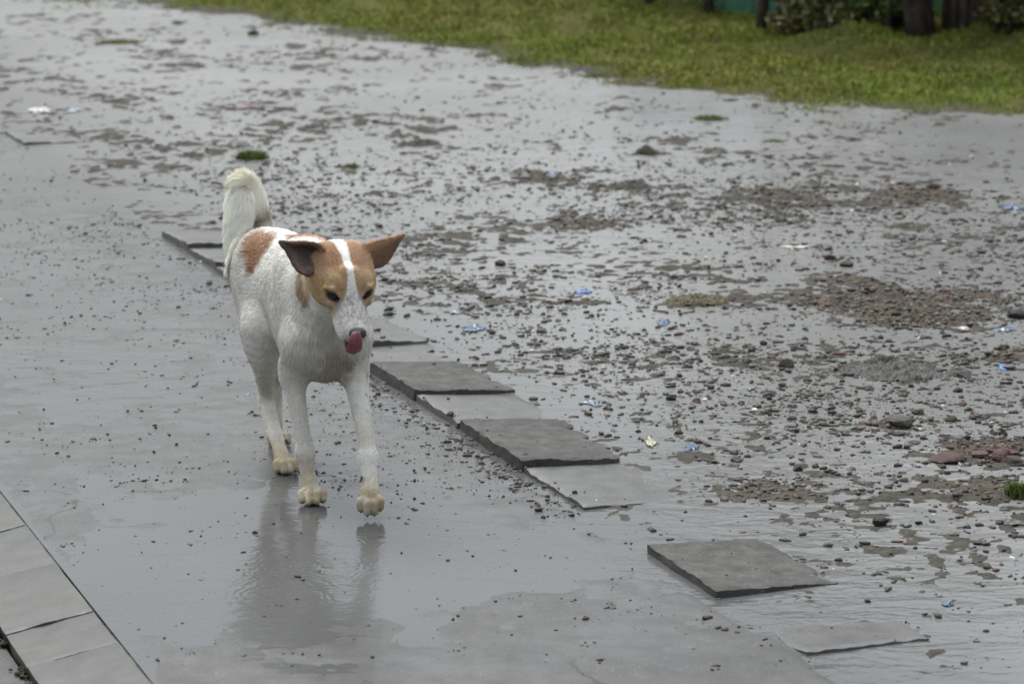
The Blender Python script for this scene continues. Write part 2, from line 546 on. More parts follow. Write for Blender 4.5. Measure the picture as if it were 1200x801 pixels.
# ------------------------------------------------------------------ slabs and kerb blocks
def slab_mesh(lu, lv, th, seed, chip=0.012, rag=0.0, cell=0.012, arris=0.006):
    """a cast slab: local x across (v), local y along (u); its top at z = 0, worn arrises, ragged far edge"""
    nu, nv = max(4, int(lu / cell)), max(4, int(lv / cell))
    a = np.linspace(0, 1, nu + 1); b = np.linspace(0, 1, nv + 1)
    A, B = np.meshgrid(a, b, indexing='ij')
    uu, vv = A * lu, B * lv
    # wobble the outline
    eu = np.minimum(A, 1 - A); ev = np.minimum(B, 1 - B)
    ku = np.exp(-eu * lu / 0.02); kv = np.exp(-ev * lv / 0.02)
    wob = chip * 0.55
    uu = uu + np.where(A < .5, 1, -1) * ku * (wob * (fbm(vv * 13, A * 0 + seed * 3.1 + (A > .5) * 9, 11, 3) + .4))
    vv = vv + np.where(B < .5, 1, -1) * kv * (wob * (fbm(uu * 13, B * 0 + seed * 5.7 + (B > .5) * 9, 12, 3) + .4))
    if rag:
        vv = vv - sstep(.8, 1, B) * rag * (0.5 + 0.9 * fbm(uu * 17, A * 0 + seed, 13, 4))
    top = 0.0022 * fbm(uu * 14 + seed * 7, vv * 14, 14, 4) - arris * np.exp(-np.minimum(eu * lu, ev * lv) / 0.0035) * (0.6 + 0.8 * (fbm(uu * 40, vv * 40 + seed, 15, 3)))
    n = (nu + 1) * (nv + 1)
    T = np.stack([vv.ravel(), uu.ravel(), top.ravel()], 1)
    rows = [T[:]]
    faces = [tuple(f) for f in grid_faces(nu + 1, nv + 1, True)]
    ring = [i * (nv + 1) for i in range(nu)] + [nu * (nv + 1) + j for j in range(nv)] + \
           [i * (nv + 1) + nv for i in range(nu, 0, -1)] + [j for j in range(nv, 0, -1)]
    P = T[ring].copy()
    cur = ring
    base = n
    for zz, jit in ((-th * 0.2, 0.0025), (-th * 0.5, 0.004), (-th, 0.002)):
        Q = P.copy()
        Q[:, 2] = zz
        Q[:, :2] += jit * np.stack([fbm(P[:, 0] * 50 + zz * 400, P[:, 1] * 50 + seed, 16, 2), fbm(P[:, 0] * 50, P[:, 1] * 50 + zz * 500 + seed, 17, 2)], 1)
        rows.append(Q)
        nxt = list(range(base, base + len(ring)))
        L = len(ring)
        for k in range(L):
            faces.append((cur[k], nxt[k], nxt[(k + 1) % L], cur[(k + 1) % L]))
        cur = nxt
        base += len(ring)
    faces.append(tuple(reversed(cur)))
    return np.concatenate(rows), faces


def put_slab(name, u0, u1, v0, v1, z, roll, pitch, mat, label, cat, group, seed, th=0.045, chip=0.012, rag=0.0, yaw=0.0, cell=0.012, arris=0.005):
    vs, fs = slab_mesh(u1 - u0, v1 - v0, th, seed, chip, rag, cell, arris)
    x, y = uv2w(u0, v0)
    o = obj(name, vs, fs, mat)
    # local x -> PLEFT, local y -> PDIR, z flips handedness, so build the basis by hand
    Mx = Matrix(((PLEFT[0], PDIR[0], 0, x), (PLEFT[1], PDIR[1], 0, y), (0, 0, 1, z), (0, 0, 0, 1)))
    me = o.data
    me.transform(Matrix.Rotation(roll, 4, 'Y') @ Matrix.Rotation(pitch, 4, 'X') @ Matrix.Rotation(yaw, 4, 'Z'))
    me.transform(Matrix(((PLEFT[0], PDIR[0], 0, 0), (PLEFT[1], PDIR[1], 0, 0), (0, 0, 1, 0), (0, 0, 0, 1))))
    o.location = (x, y, z)
    bm = bmesh.new(); bm.from_mesh(me)
    bmesh.ops.recalc_face_normals(bm, faces=bm.faces)
    bm.to_mesh(me); bm.free()
    me.polygons.foreach_set('use_smooth', np.ones(len(me.polygons), bool))
    me.set_sharp_from_angle(angle=R(42))
    return tag(o, label, cat, group)


G1 = 'concrete slabs edging the footpath'
SLABS = [  # u0, u1, z at the path-side corner, roll (falls to the right), pitch, rough?, ragged, label
    (0.0, 0.362, 0.030, 0.085, 0.004, 1, .03, 'pitted grey slab right beside the dog\'s raised foreleg, with a ragged right edge'),
    (0.369, 0.672, 0.021, 0.078, -0.006, 0, .0, 'wet shiny slab sunk between two pitted slabs beside the path'),
    (0.680, 1.105, 0.028, 0.080, 0.004, 1, .035, 'largest pitted grey slab with chipped right corner and dark damp edge'),
    (1.112, 1.455, 0.013, 0.050, -0.008, 0, .0, 'low wet slab with one black pebble lying on it'),
    (1.795, 2.130, 0.020, 0.054, -0.006, 1, .02, 'lone raised slab surrounded by mud, nearest one standing clear'),
    (2.140, 2.505, -0.0105, 0.006, 0.052, 0, .02, 'almost sunken slab with only its front lip showing in the mud'),
    (-0.272, -0.006, 0.006, 0.02, -0.008, 0, .0, 'flush wet slab just below the dog\'s muzzle, level with the mud'),
    (-0.610, -0.280, 0.026, 0.070, 0.002, 0, .03, 'smooth damp slab with dark front edge showing past the dog\'s mouth'),
    (-1.520, -1.200, 0.016, 0.05, 0.034, 0, .02, 'grey slab partly hidden behind the dog\'s shoulder, nearest of three far slabs'),
    (-1.860, -1.535, 0.018, 0.05, 0.036, 0, .02, 'grey slab behind the dog\'s tail, middle of three far slabs'),
    (-2.205, -1.875, 0.020, 0.05, 0.036, 0, .02, 'grey slab left of the dog\'s tail, farthest of the three in a row'),
    (-4.90, -4.52, 0.010, 0.035, 0.01, 0, .02, 'distant tilted slab lying in standing water near the white litter'),
]
for k, (u0, u1, z, roll, pitch, rough, rag, lab) in enumerate(SLABS):
    put_slab('paving_slab', u0, u1, 0.0, 0.27, z, roll, pitch, M['slab_rough'] if rough else M['slab_wet'], lab, 'paving slab', G1, k + 1,
             rag=rag, yaw=random.uniform(-.012, .012), chip=0.009, cell=0.010)

G2 = 'sloping kerb blocks along the footpath'
KJ = [(0.874, 1.155, 'grey kerb block at the far end of the kerb row'),
      (1.1575, 1.4440, 'damp kerb block in the middle of the kerb row, level with the dog\'s reflection'),
      (1.4465, 1.7940, 'kerb block with a short dark crack across its face'),
      (1.7965, 1.9920, 'short olive stained kerb block beside the mossy joint'),
      (1.9945, 2.280, 'nearest kerb block in the bottom corner with moss at its foot')]
for k, (u0, u1, lab) in enumerate(KJ):
    put_slab('kerb_block', u0, u1, -1.300, -1.131, -0.0235 + random.uniform(-.001, .001), -0.165, random.uniform(-.006, .006), M['kerb'], lab, 'kerb block', G2, 40 + k,
             th=0.07, chip=0.0016, cell=0.008, arris=0.0018)
o_m = []


# ------------------------------------------------------------------ stones
def ico(sub):
    bm = bmesh.new()
    bmesh.ops.create_icosphere(bm, subdivisions=sub, radius=1.0)
    v = np.array([x.co[:] for x in bm.verts]); f = np.array([[y.index for y in x.verts] for x in bm.faces])
    bm.free()
    return v, f


def rock_shape(v, r, rough=0.35, cuts=5):
    """facetted pebble: clip a lumpy ball with a few random planes"""
    d = v.copy()
    ph = r.random(3) * 50
    n = vnoise3(v * 1.7 + ph, 5) - 0.5 + 0.5 * (vnoise3(v * 4.1 + ph, 6) - 0.5)
    d = d * (1 + rough * n)[:, None]
    for _ in range(cuts):
        nn = r.normal(size=3); nn /= np.linalg.norm(nn)
        lim = r.uniform(0.55, 0.85)
        t = d @ nn
        d = d - np.outer(np.maximum(t - lim, 0), nn) * 0.92
    return d


TEMPL = []
v1, f1 = ico(1)
v2, f2 = ico(2)
for k in range(14):
    TEMPL.append(rock_shape(v1, rng, 1.5, 7))


def gravel_density(x, y):
    u, v = w2uv(x, y)
    d = verge_d(x, y)
    cl = fbm(x * 1.1, y * 1.1, 301, 4)
    mid = fbm(x * 4.5, y * 4.5, 302, 3)
    den = sstep(0.22, 0.62, v) * np.clip(0.52 + 0.9 * cl + 0.55 * mid, 0.03, 1.5)
    den = den * sstep(11.6, 9.4, y) * (0.45 + 0.55 * sstep(4.9, 5.7, y))
    den = den * (0.30 + 0.70 * sstep(1.75, 1.1, u))
    den = den + 0.16 * sstep(14.5, 10.5, y) * np.clip(0.5 + mid, 0, 1) * (v > 0.2)
    for (px, py, r, hh, g) in HEAPS:
        cx, cy = at(px, py)
        den = den + 2.6 * g * np.exp(-(((x - cx) / r) ** 2 + ((y - cy) / (r * .8)) ** 2) * 1.3)
    pth = (v < 0.0) & (v > -1.1)
    nearslab = np.exp(-((v + 0.04) / 0.06) ** 2) * (u > -.5) * (u < 1.5)
    den = np.where(pth, 0.42 * np.clip(0.55 + 1.2 * cl + 1.2 * mid, 0, 2) * sstep(2.4, 1.0, u) * (.35 + .65 * sstep(-1.15, -.6, v)) + 0.9 * nearslab + 0.09, den)
    den = np.where(v < -1.1, 0, den)
    den = np.where((v > -.002) & (v < 0.272) & (u > -.62) & (u < 2.52), 0.05, den)
    return den * (d < -0.05)


def scatter_gravel(n_try, x0, x1, y0, y1, dmax, smin, smax, zref=None):
    x = rng.uniform(x0, x1, n_try); y = rng.uniform(y0, y1, n_try)
    keep = rng.random(n_try) < gravel_density(x, y) / dmax
    x, y = x[keep], y[keep]
    s = smin * (smax / smin) ** (rng.random(len(x)) ** 2.35)
    return x, y, s


def slab_top(x, y):
    u, v = w2uv(x, y)
    z = np.full(len(x), -1.0)
    for (u0, u1, zz, roll, pitch, *_r) in SLABS:
        ins = (u > u0) & (u < u1) & (v > 0.0) & (v < 0.27)
        z = np.where(ins, zz - v * math.sin(roll) + (u - u0) * math.sin(pitch), z)
    return z


x, y, s = scatter_gravel(600000, -2.6, 2.8, 4.7, 13.6, 3.6, 0.0018, 0.0125)
kk = np.where(rng.random(len(x)) < .22)[0]
kk = np.repeat(kk, rng.integers(1, 5, len(kk)))
x = np.concatenate([x, x[kk] + rng.normal(size=len(kk)) * (.006 + s[kk])]); y = np.concatenate([y, y[kk] + rng.normal(size=len(kk)) * (.005 + s[kk])])
s = np.concatenate([s, np.clip(s[kk] * rng.uniform(.3, .95, len(kk)), .0016, 1)])
u, v = w2uv(x, y)
gz = np.where(v < 0, path_h(u, v), ground_z(x, y))
gz = np.maximum(gz, slab_top(x, y))
gz = np.maximum(gz, -0.0004)
s = s * np.where(v < -0.1, 0.50, np.where(v < 0, .8, 1.0))
PAL = np.array([(0.028, 0.026, 0.023), (0.045, 0.040, 0.034), (0.07, 0.060, 0.046), (0.035, 0.030, 0.026), (0.10, 0.082, 0.055),
                (0.085, 0.085, 0.08), (0.085, 0.046, 0.034), (0.12, 0.105, 0.075), (0.055, 0.055, 0.035), (0.45, 0.44, 0.40)])
PW = np.array([.22, .2, .16, .14, .08, .08, .035, .035, .04, .01]); PW = PW / PW.sum()
gr_share = ground_z(x, y) * 0
_, _, gshare, _ = mud_height(x, y)
VV, FF, CC = [], [], []
base = 0
for k in range(len(x)):
    t = TEMPL[rng.integers(len(TEMPL))]
    a = rng.uniform(0, 6.283)
    sx, sy, sz = s[k] * rng.uniform(0.8, 1.8), s[k] * rng.uniform(0.6, 1.1), s[k] * rng.uniform(0.35, 0.85)
    q = t * (sx, sy, sz)
    ca, sa = math.cos(a), math.sin(a)
    q = np.stack([q[:, 0] * ca - q[:, 1] * sa, q[:, 0] * sa + q[:, 1] * ca, q[:, 2]], 1)
    q += (x[k], y[k], gz[k] + sz * rng.uniform(-.15, .45))
    VV.append(q)
    FF.append(f1 + base)
    base += len(q)
    if gshare[k] > 0.3 and rng.random() < 0.55:
        c = PAL[rng.choice([4, 6, 7, 8, 2, 5])]
    else:
        c = PAL[rng.choice(len(PAL), p=PW)]
    CC.append(np.tile(c * rng.uniform(0.75, 1.25), (len(q), 1)))
print('gravel', len(x))
o = obj('gravel', np.concatenate(VV), np.concatenate(FF), M['gravel'], colors=np.concatenate(CC), smooth=False)
tag(o, 'loose dark gravel and grit scattered over the wet mud', 'gravel', None, 'stuff')


def rock(name, px, py, wpx, hpx, col, label, cat, group, seed, z=None, depth=1.0, rough=0.4, cuts=6, flat=None, mat='stone', sink=0.3):
    """one stone standing where the photo shows its foot"""
    x, y = at(px, py)
    mpp = math.hypot(x, math.hypot(y, 1.6)) / FPX
    r = np.random.default_rng(seed)
    v, f = ico(3)
    q = rock_shape(v, r, rough, cuts)
    q = q + 0.05 * (vnoise3(v * 9 + seed, 9) - .5)[:, None] * v
    W, Hh = wpx * mpp / 2, hpx * mpp / 2
    q = q * (W, W * 0.8 * depth, max(Hh * 0.95, 0.004))
    uu, vv_ = w2uv(x, y)
    gz = float(path_h(uu, vv_)) if vv_ < 0 else float(ground_z(x, y)[0])
    gz = max(gz, float(slab_top(np.array([x]), np.array([y]))[0]), 0.0) if z is None else z
    zmin = q[:, 2].min()
    hh = q[:, 2].max() - zmin
    q[:, 2] -= zmin + sink * hh
    c = np.array(col)[None, :] * (0.55 + 0.9 * vnoise3(v * 4 + seed, 3))[:, None]
    o = obj(name, q, f, M[mat], colors=c, loc=(x, y, gz))
    o.data.set_sharp_from_angle(angle=R(28))
    return tag(o, label, cat, group)


DK, BR, RD, GY, OL = (0.022, 0.021, 0.020), (0.045, 0.036, 0.028), (0.050, 0.024, 0.020), (0.052, 0.049, 0.042), (0.055, 0.055, 0.034)
GS = 'loose stones in the mud'
rock('stone', 1032, 615, 22, 15, DK, 'black angular stone alone in shallow water, right of the raised slab', 'stone', GS, 1)
rock('stone', 921, 430, 19, 17, BR, 'dark brown rounded stone left of the long grey mud clod', 'stone', GS, 2)
rock('stone', 1053, 500, 32, 20, GY, 'flat topped grey stone set in olive grit, biggest grey one', 'stone', GS, 3)
rock('stone', 1077, 485, 14, 10, OL, 'small olive stone just behind the flat topped grey stone', 'stone', GS, 4)
rock('stone', 1114, 493, 15, 11, OL, 'small greenish stone right of the flat topped grey stone', 'stone', GS, 5)
rock('stone', 1176, 510, 12, 9, DK, 'small dark stone just behind the red brick rubble', 'stone', GS, 6)
rock('stone', 1194, 372, 30, 18, DK, 'blackish stone at the right border beside the reddish grit heap', 'stone', GS, 7)
rock('stone', 973, 304, 15, 10, (.075, .045, .032), 'reddish brown stone standing left of a twin dark one', 'stone', GS, 8)
rock('stone', 993, 312, 17, 12, BR, 'dark brown stone just right of a reddish twin', 'stone', GS, 9)
rock('stone', 1129, 388, 15, 7, (0.42, 0.40, 0.35), 'pale cream oval pebble at the front of the reddish grit heap', 'stone', GS, 10)
rock('stone', 1147, 637, 15, 7, BR, 'low brown stone in shallow water at the lower right', 'stone', GS, 11)
rock('stone', 935, 551, 13, 9, DK, 'black stone next to white specks in front of sparse gravel', 'stone', GS, 12)
rock('stone', 928, 491, 14, 6, DK, 'small dark flat stone with a pale chip beside it', 'stone', GS, 15)
rock('stone', 863, 540, 14, 9, GY, 'dull grey stone left of the black stone by white specks', 'stone', GS, 13)
rock('stone', 1093, 222, 16, 10, RD, 'red brick crumb far right of the wet gravel field', 'stone', GS, 14)
rock('stone', 674, 583, 7, 6, DK, 'tiny black pebble resting on the low wet slab', 'stone', GS, 16)
rock('stone', 1128, 441, 20, 10, (.05, .05, .045), 'dark stone at the right end of the long grey mud clod', 'stone', GS, 17)
rock('stone', 787, 468, 13, 10, DK, 'black lump standing alone above the pale leaf', 'stone', GS, 18)
rock('stone', 586, 311, 13, 11, DK, 'charcoal lump in gravel to the right of the dog\'s ear', 'stone', GS, 19)
rock('stone', 932, 205, 12, 7, RD, 'dull red chip among gravel near the far water', 'stone', GS, 20)
GB = 'broken red bricks'
rock('brick_fragment', 1112, 540, 48, 15, RD, 'flat dull red brick piece, left end of the brick rubble', 'brick', GB, 21, rough=.6, cuts=11)
rock('brick_fragment', 1170, 532, 46, 17, (.058, .027, .022), 'largest red brick piece at the back of the rubble', 'brick', GB, 22, rough=.6, cuts=11)
rock('brick_fragment', 1150, 538, 24, 13, (.07, .035, .028), 'dark brownish brick piece between two red ones', 'brick', GB, 23, rough=.3, cuts=7)
rock('brick_fragment', 1168, 541, 13, 10, (.07, .032, .026), 'smallest bright red brick bit in front of the rubble', 'brick', GB, 24)
rock('brick_fragment', 1187, 543, 34, 14, (.045, .032, .026), 'dark wet brick piece at the right border in front of rubble', 'brick', GB, 25, cuts=8)
rock('brick_fragment', 1128, 526, 14, 9, (.06, .026, .021), 'little red brick crumb behind the flat brick piece', 'brick', GB, 26)


def clod(name, px, py, wpx, dpx, h, col, label, seed, n=46):
    """a long ragged clod: one mesh of fused lumps"""
    x, y = at(px, py)
    mpp = math.hypot(y, 1.6) / FPX
    r = np.random.default_rng(seed)
    W, D = wpx * mpp / 2, dpx * mpp / 2 / 0.22
    nx, ny = 190, 80
    a, b = np.meshgrid(np.linspace(-1, 1, nx), np.linspace(-1, 1, ny))
    rr = np.sqrt(a * a + b * b)
    edge = 1.0 + 0.35 * fbm(a * 2.5 + seed, b * 2.5, 71, 3)
    hh = h * np.clip(1 - (rr / edge * 1.1) ** 2, -0.3, 1) * (0.8 + 0.7 * fbm(a * 6 + seed, b * 3, 72, 4)) + 0.007 * fbm(a * 22, b * 8 + seed, 73, 3)
    hh = np.where(rr > edge, -0.03, hh)
    q = np.stack([a.ravel() * W, b.ravel() * D, hh.ravel()], 1)
    c = np.array(col)[None, :] * (0.7 + 0.6 * vnoise(a.ravel() * 9, b.ravel() * 9, seed))[:, None]
    o = obj(name, q, grid_faces(ny, nx), M['stone'], colors=c, loc=(x, y, max(0, float(ground_z(x, y)[0]) - 0.004)))
    return tag(o, label, 'mud clod', 'clods of wet debris')


clod('mud_clod', 1048, 436, 135, 22, 0.026, (0.062, 0.060, 0.054), 'long dark grey clod of wet fibrous debris in the gravel', 5)
clod('mud_clod', 817, 354, 78, 11, 0.020, (0.10, 0.085, 0.045), 'low straw coloured clod in the middle of the gravel field', 6)
clod('mud_clod', 493, 169, 56, 9, 0.020, (0.045, 0.042, 0.032), 'flat dark clod rising from far water above the dog\'s ear', 7)
clod('mud_clod', 742, 219, 50, 10, 0.024, (0.06, 0.055, 0.045), 'grey clod at the far edge of the gravel field', 8)
clod('mud_clod', 1064, 266, 62, 7, 0.014, (0.09, 0.085, 0.06), 'thin pale clod like a matted stick, right of centre gravel', 9)
clod('mud_clod', 757, 180, 24, 7, 0.022, (0.055, 0.055, 0.03), 'small mossy clod with a few grass blades near far water', 10)
clod('mud_clod', 1037, 428, 40, 7, 0.016, (0.05, 0.048, 0.04), 'small clod lying just behind the long grey clod', 11)


# ------------------------------------------------------------------ litter
def scrap(name, px, py, wpx, dpx, col, label, cat, group, seed, crumple=0.012, mat='plastic', lift=0.001, yaw=0.0):
    """a crumpled piece of sheet with a ragged outline and real thickness"""
    x, y = at(px, py)
    mpp = math.hypot(y, 1.6) / FPX
    W, D = 0.78 * wpx * mpp / 2, 0.78 * dpx * mpp / 2 / 0.21
    n = 18
    a, b = np.meshgrid(np.linspace(-1, 1, n), np.linspace(-1, 1, n))
    k = np.sqrt(1 - 0.5 * b * b), np.sqrt(1 - 0.5 * a * a)
    ax, by = a * k[0], b * k[1]
    th_ = np.arctan2(by, ax)
    rag = 1 + 0.95 * fbm(np.cos(th_) * 1.6 + seed * 3.3, np.sin(th_) * 1.6 + seed, 81, 4) * np.hypot(ax, by)
    z = crumple * 0.65 * (0.5 + fbm(ax * 2.1 + seed, by * 2.1, 82, 4)) * (1.3 - np.hypot(ax, by))
    z = np.maximum(z, -0.003) + lift
    q = np.stack([(ax * rag * W).ravel(), (by * rag * D).ravel(), z.ravel()], 1)
    q2 = q - (0, 0, 0.0012)
    f = grid_faces(n, n)
    F = [tuple(t) for t in f] + [tuple(t[::-1] + n * n) for t in f]
    ring = [i for i in range(n)] + [n * i + n - 1 for i in range(1, n)] + [n * (n - 1) + j for j in range(n - 2, -1, -1)] + [n * i for i in range(n - 2, 0, -1)]
    for i in range(len(ring)):
        p, r2 = ring[i], ring[(i + 1) % len(ring)]
        F.append((r2, p, p + n * n, r2 + n * n))
    uu, vv_ = w2uv(x, y)
    gz = float(path_h(uu, vv_)) if vv_ < 0 else float(ground_z(x, y)[0])
    o = obj(name, np.concatenate([q, q2]), F, M[mat], colors=np.tile(np.array(col), (2 * n * n, 1)), loc=(x, y, max(gz, 0.0)))
    o.rotation_euler = (0, 0, yaw)
    return tag(o, label, cat, group)


BL, LB = (0.030, 0.068, 0.130), (0.090, 0.125, 0.155)
GP = 'blue plastic scraps in the gravel'
scrap('plastic_scrap', 1186, 244, 34, 11, BL, 'largest blue plastic scrap, at the right border by the far water', 'plastic scrap', GP, 1, 0.022)
scrap('plastic_scrap', 682, 342, 24, 7, (0.01, 0.07, 0.26), 'deep blue plastic strip in gravel, right of the dog\'s head', 'plastic scrap', GP, 2)
scrap('plastic_scrap', 556, 385, 26, 9, BL, 'bright blue plastic piece closest to the dog\'s mouth', 'plastic scrap', GP, 3, 0.016)
scrap('plastic_scrap', 535, 366, 18, 6, LB, 'faded pale blue scrap just above a bright blue one', 'plastic scrap', GP, 4)
scrap('plastic_scrap', 777, 379, 18, 8, BL, 'blue scrap lying just below the straw coloured clod', 'plastic scrap', GP, 5, .016)
scrap('plastic_scrap', 692, 472, 22, 8, LB, 'light blue scrap behind the largest pitted slab', 'plastic scrap', GP, 6)
scrap('plastic_scrap', 647, 209, 12, 9, BL, 'blue scrap farthest back in the middle of the mud', 'plastic scrap', GP, 7, 0.02)
scrap('plastic_scrap', 1178, 387, 28, 7, BL, 'blue scrap in front of the reddish grit heap', 'plastic scrap', GP, 8)
scrap('plastic_scrap', 1175, 431, 18, 7, (0.03, 0.13, 0.30), 'blue scrap to the right of the long grey mud clod', 'plastic scrap', GP, 9)
scrap('plastic_scrap', 810, 525, 18, 7, BL, 'blue scrap in the sparse gravel right of the pale leaf', 'plastic scrap', GP, 10)
scrap('plastic_scrap', 1112, 708, 14, 5, BL, 'blue scrap beside a shallow puddle at the lower right', 'plastic scrap', GP, 11)
scrap('plastic_scrap', 1124, 543, 9, 6, LB, 'tiny blue scrap in front of the flat brick piece', 'plastic scrap', GP, 12)
scrap('plastic_scrap', 1128, 339, 10, 6, LB, 'tiny pale blue scrap in the grit behind the reddish heap', 'plastic scrap', GP, 13)
scrap('plastic_bag', 47, 131, 38, 11, (0.40, 0.39, 0.36), 'crumpled white plastic bag lying in far water at the left', 'plastic bag', None, 14, 0.035)
scrap('plastic_bag', 86, 130, 24, 7, (0.17, 0.22, 0.25), 'pale bluish wrapper beside the crumpled white bag', 'plastic bag', None, 15, 0.02)
scrap('plastic_bag', 281, 126, 42, 8, (0.10, 0.048, 0.044), 'dull red wrapper on a mud ridge above the dog\'s tail', 'plastic bag', None, 16, 0.02)
scrap('leaf', 762, 519, 13, 9, (0.34, 0.32, 0.21), 'pale yellow leaf lying on mud right of the largest slab', 'leaf', None, 17, 0.014, 'leafmat')
scrap('leaf', 715, 710, 15, 6, (0.03, 0.028, 0.024), 'curled dark leaf on the path left of the lone raised slab', 'leaf', None, 18, 0.008, 'leafmat')
scrap('leaf', 1184, 614, 34, 6, (0.045, 0.05, 0.045), 'flat dark leaf at the right border above the waterline', 'leaf', None, 19, 0.014, 'leafmat')
scrap('leaf', 930, 290, 40, 3, (0.42, 0.40, 0.34), 'thin pale straw lying in gravel left of two brown stones', 'straw', None, 20, 0.004, 'leafmat')

# moss along the outer foot of the kerb
VV, FF = [], []
base = 0
for k in range(520):
    u = rng.uniform(0.6, 2.5); v = -1.301 + rng.normal() * 0.006 - 0.005 * abs(rng.normal())
    s_ = rng.uniform(0.0025, 0.0075) * (1.0 + 0.9 * (u > 2.05) * rng.random())
    if fbm(np.array([u * 6]), np.array([0.0]), 400, 3)[0] < -0.18: continue
    if u > 2.15 and rng.random() < .6: v += -abs(rng.normal()) * 0.02
    x, y = uv2w(u, v)
    q = TEMPL[rng.integers(len(TEMPL))] * (s_, s_, s_ * rng.uniform(.6, 1.1)) + (x, y, -0.043 + s_ * .4)
    VV.append(q); FF.append(f1 + base); base += len(q)
o = obj('moss', np.concatenate(VV), np.concatenate(FF), M['moss'])
tag(o, 'dark moss filling the joint between kerb and asphalt', 'moss', None, 'stuff')


# ------------------------------------------------------------------ grass
def blades(x, y, z, h, wid, lean, cols):
    n = len(x)
    a = rng.uniform(0, 6.283, n)
    la = rng.uniform(0, 6.283, n)
    dx, dy = np.cos(a) * wid / 2, np.sin(a) * wid / 2
    mx, my = np.cos(la) * lean * h * .35, np.sin(la) * lean * h * .35
    tx, ty = np.cos(la) * lean * h, np.sin(la) * lean * h
    P = np.empty((n, 5, 3))
    P[:, 0] = np.stack([x - dx, y - dy, z], 1)
    P[:, 1] = np.stack([x + dx, y + dy, z], 1)
    P[:, 2] = np.stack([x + mx + dx * .8, y + my + dy * .8, z + h * .6], 1)
    P[:, 3] = np.stack([x + mx - dx * .8, y + my - dy * .8, z + h * .6], 1)
    P[:, 4] = np.stack([x + tx, y + ty, z + h * np.sqrt(np.maximum(1 - .5 * lean ** 2, .2))], 1)
    b = np.arange(n)[:, None] * 5
    tri = np.concatenate([b + np.array([[0, 1, 2]]), b + np.array([[0, 2, 3]]), b + np.array([[3, 2, 4]])])
    c = np.repeat(cols, 5, axis=0)
    return P.reshape(-1, 3), tri, c


def grass_cols(n, x, y):
    g = np.array([(0.126, 0.156, 0.026), (0.136, 0.160, 0.030), (0.116, 0.148, 0.024), (0.165, 0.148, 0.042), (0.172, 0.130, 0.052)])
    dry = np.clip(0.42 + 0.95 * fbm(x * 1.0, y * 1.0, 501, 4), 0, 1)
    r = rng.random(n)
    idx = np.where(r < dry * 0.70, rng.choice([3, 4, 1], n), rng.choice([0, 1, 2, 0], n))
    return g[idx] * (1.38, 1.42, 1.15) * rng.uniform(0.86, 1.14, (n, 1))


nt = 900000
x = rng.uniform(-4.6, 5.2, nt); y = rng.uniform(11.2, 24, nt)
d = verge_d(x, y)
cl = fbm(x * 3.2, y * 3.2, 511, 4)
keep = (d > -0.40) & (rng.random(nt) < np.clip(sstep(-0.06, .30, d) * (0.85 + 1.2 * cl) + .10 * sstep(-.4, 0, d) * (cl > .12), 0.0, 1)) & (np.abs(x) < 0.2 * y + 0.9)
x, y, cl = x[keep], y[keep], cl[keep]
h, _, _, d = mud_height(x, y)
hh = (0.017 + 0.016 * np.clip(0.5 + cl, 0, 1)) * rng.uniform(0.5, 1.4, len(x)) * (0.55 + 0.45 * sstep(0, .6, d)) + 0.03 * sstep(2.0, 3.2, d) * rng.random(len(x))
P, T, C = blades(x, y, np.maximum(h, 0) - 0.004, hh, 0.005 + 0.003 * rng.random(len(x)), rng.uniform(.3, .95, len(x)), grass_cols(len(x), x, y))
o = obj('grass', P, T, M['grass'], colors=C, smooth=False)
tag(o, 'short wet olive green grass covering the bank', 'grass', None, 'stuff')
print('grass', len(x))

# sparse drowned blades at the water's edge belong to the same turf; single tufts are things
def tuft(px, py, wpx, hpx, n, label, yellow=0.2, spread=0.35):
    x0, y0 = at(px, py)
    mpp = math.hypot(y0, 1.6) / FPX
    W, Hh = wpx * mpp / 2, hpx * mpp
    r = np.sqrt(rng.random(n)) * (1 - .3 * rng.random(n)); a = rng.uniform(0, 6.283, n)
    x = np.cos(a) * r * W; y = np.sin(a) * r * W * 0.9
    hh = Hh * (1.05 - .55 * r) * rng.uniform(.55, 1.2, n)
    g = np.array([(0.075, 0.115, 0.022), (0.10, 0.14, 0.03), (0.17, 0.17, 0.05)])
    c = g[np.where(rng.random(n) < yellow, 2, rng.integers(0, 2, n))] * rng.uniform(.75, 1.25, (n, 1))
    P, T, C = blades(x, y, np.zeros(n) - 0.004, hh, np.full(n, 0.0038), rng.uniform(.25, .95, n), c)
    z = max(0.0, float(ground_z(x0, y0)[0]))
    o = obj('grass_tuft', P, T, M['grass'], colors=C, smooth=False, loc=(x0, y0, z))
    return tag(o, label, 'grass tuft', 'grass tufts in the mud')


tuft(295, 186, 40, 15, 700, 'bright green grass tuft standing in water just above the dog\'s tail')
tuft(297, 41, 13, 9, 260, 'small green tuft far off in water near the bank', 0.4)
tuft(410, 196, 26, 7, 200, 'flat dull tuft a little right of the dog\'s tail tip', 0.5)
tuft(832, 140, 46, 8, 420, 'broad low tuft in water just off the grassy bank', 0.35)
tuft(1194, 582, 34, 22, 380, 'green tuft cut by the right border below the bricks', 0.3)
tuft(757, 181, 14, 10, 90, 'few upright blades on the small mossy clod', 0.4)
tuft(700, 90, 44, 6, 300, 'low straggly tuft in water touching the bank', 0.5)
tuft(140, 50, 60, 5, 800, 'thin yellowish tuft far left in the standing water', 0.8)
tuft(208, 28, 16, 6, 140, 'tiny yellow green tuft far off near the top', 0.6)
tuft(905, 166, 30, 5, 140, 'sparse tuft of dull blades in the right hand water', .5)


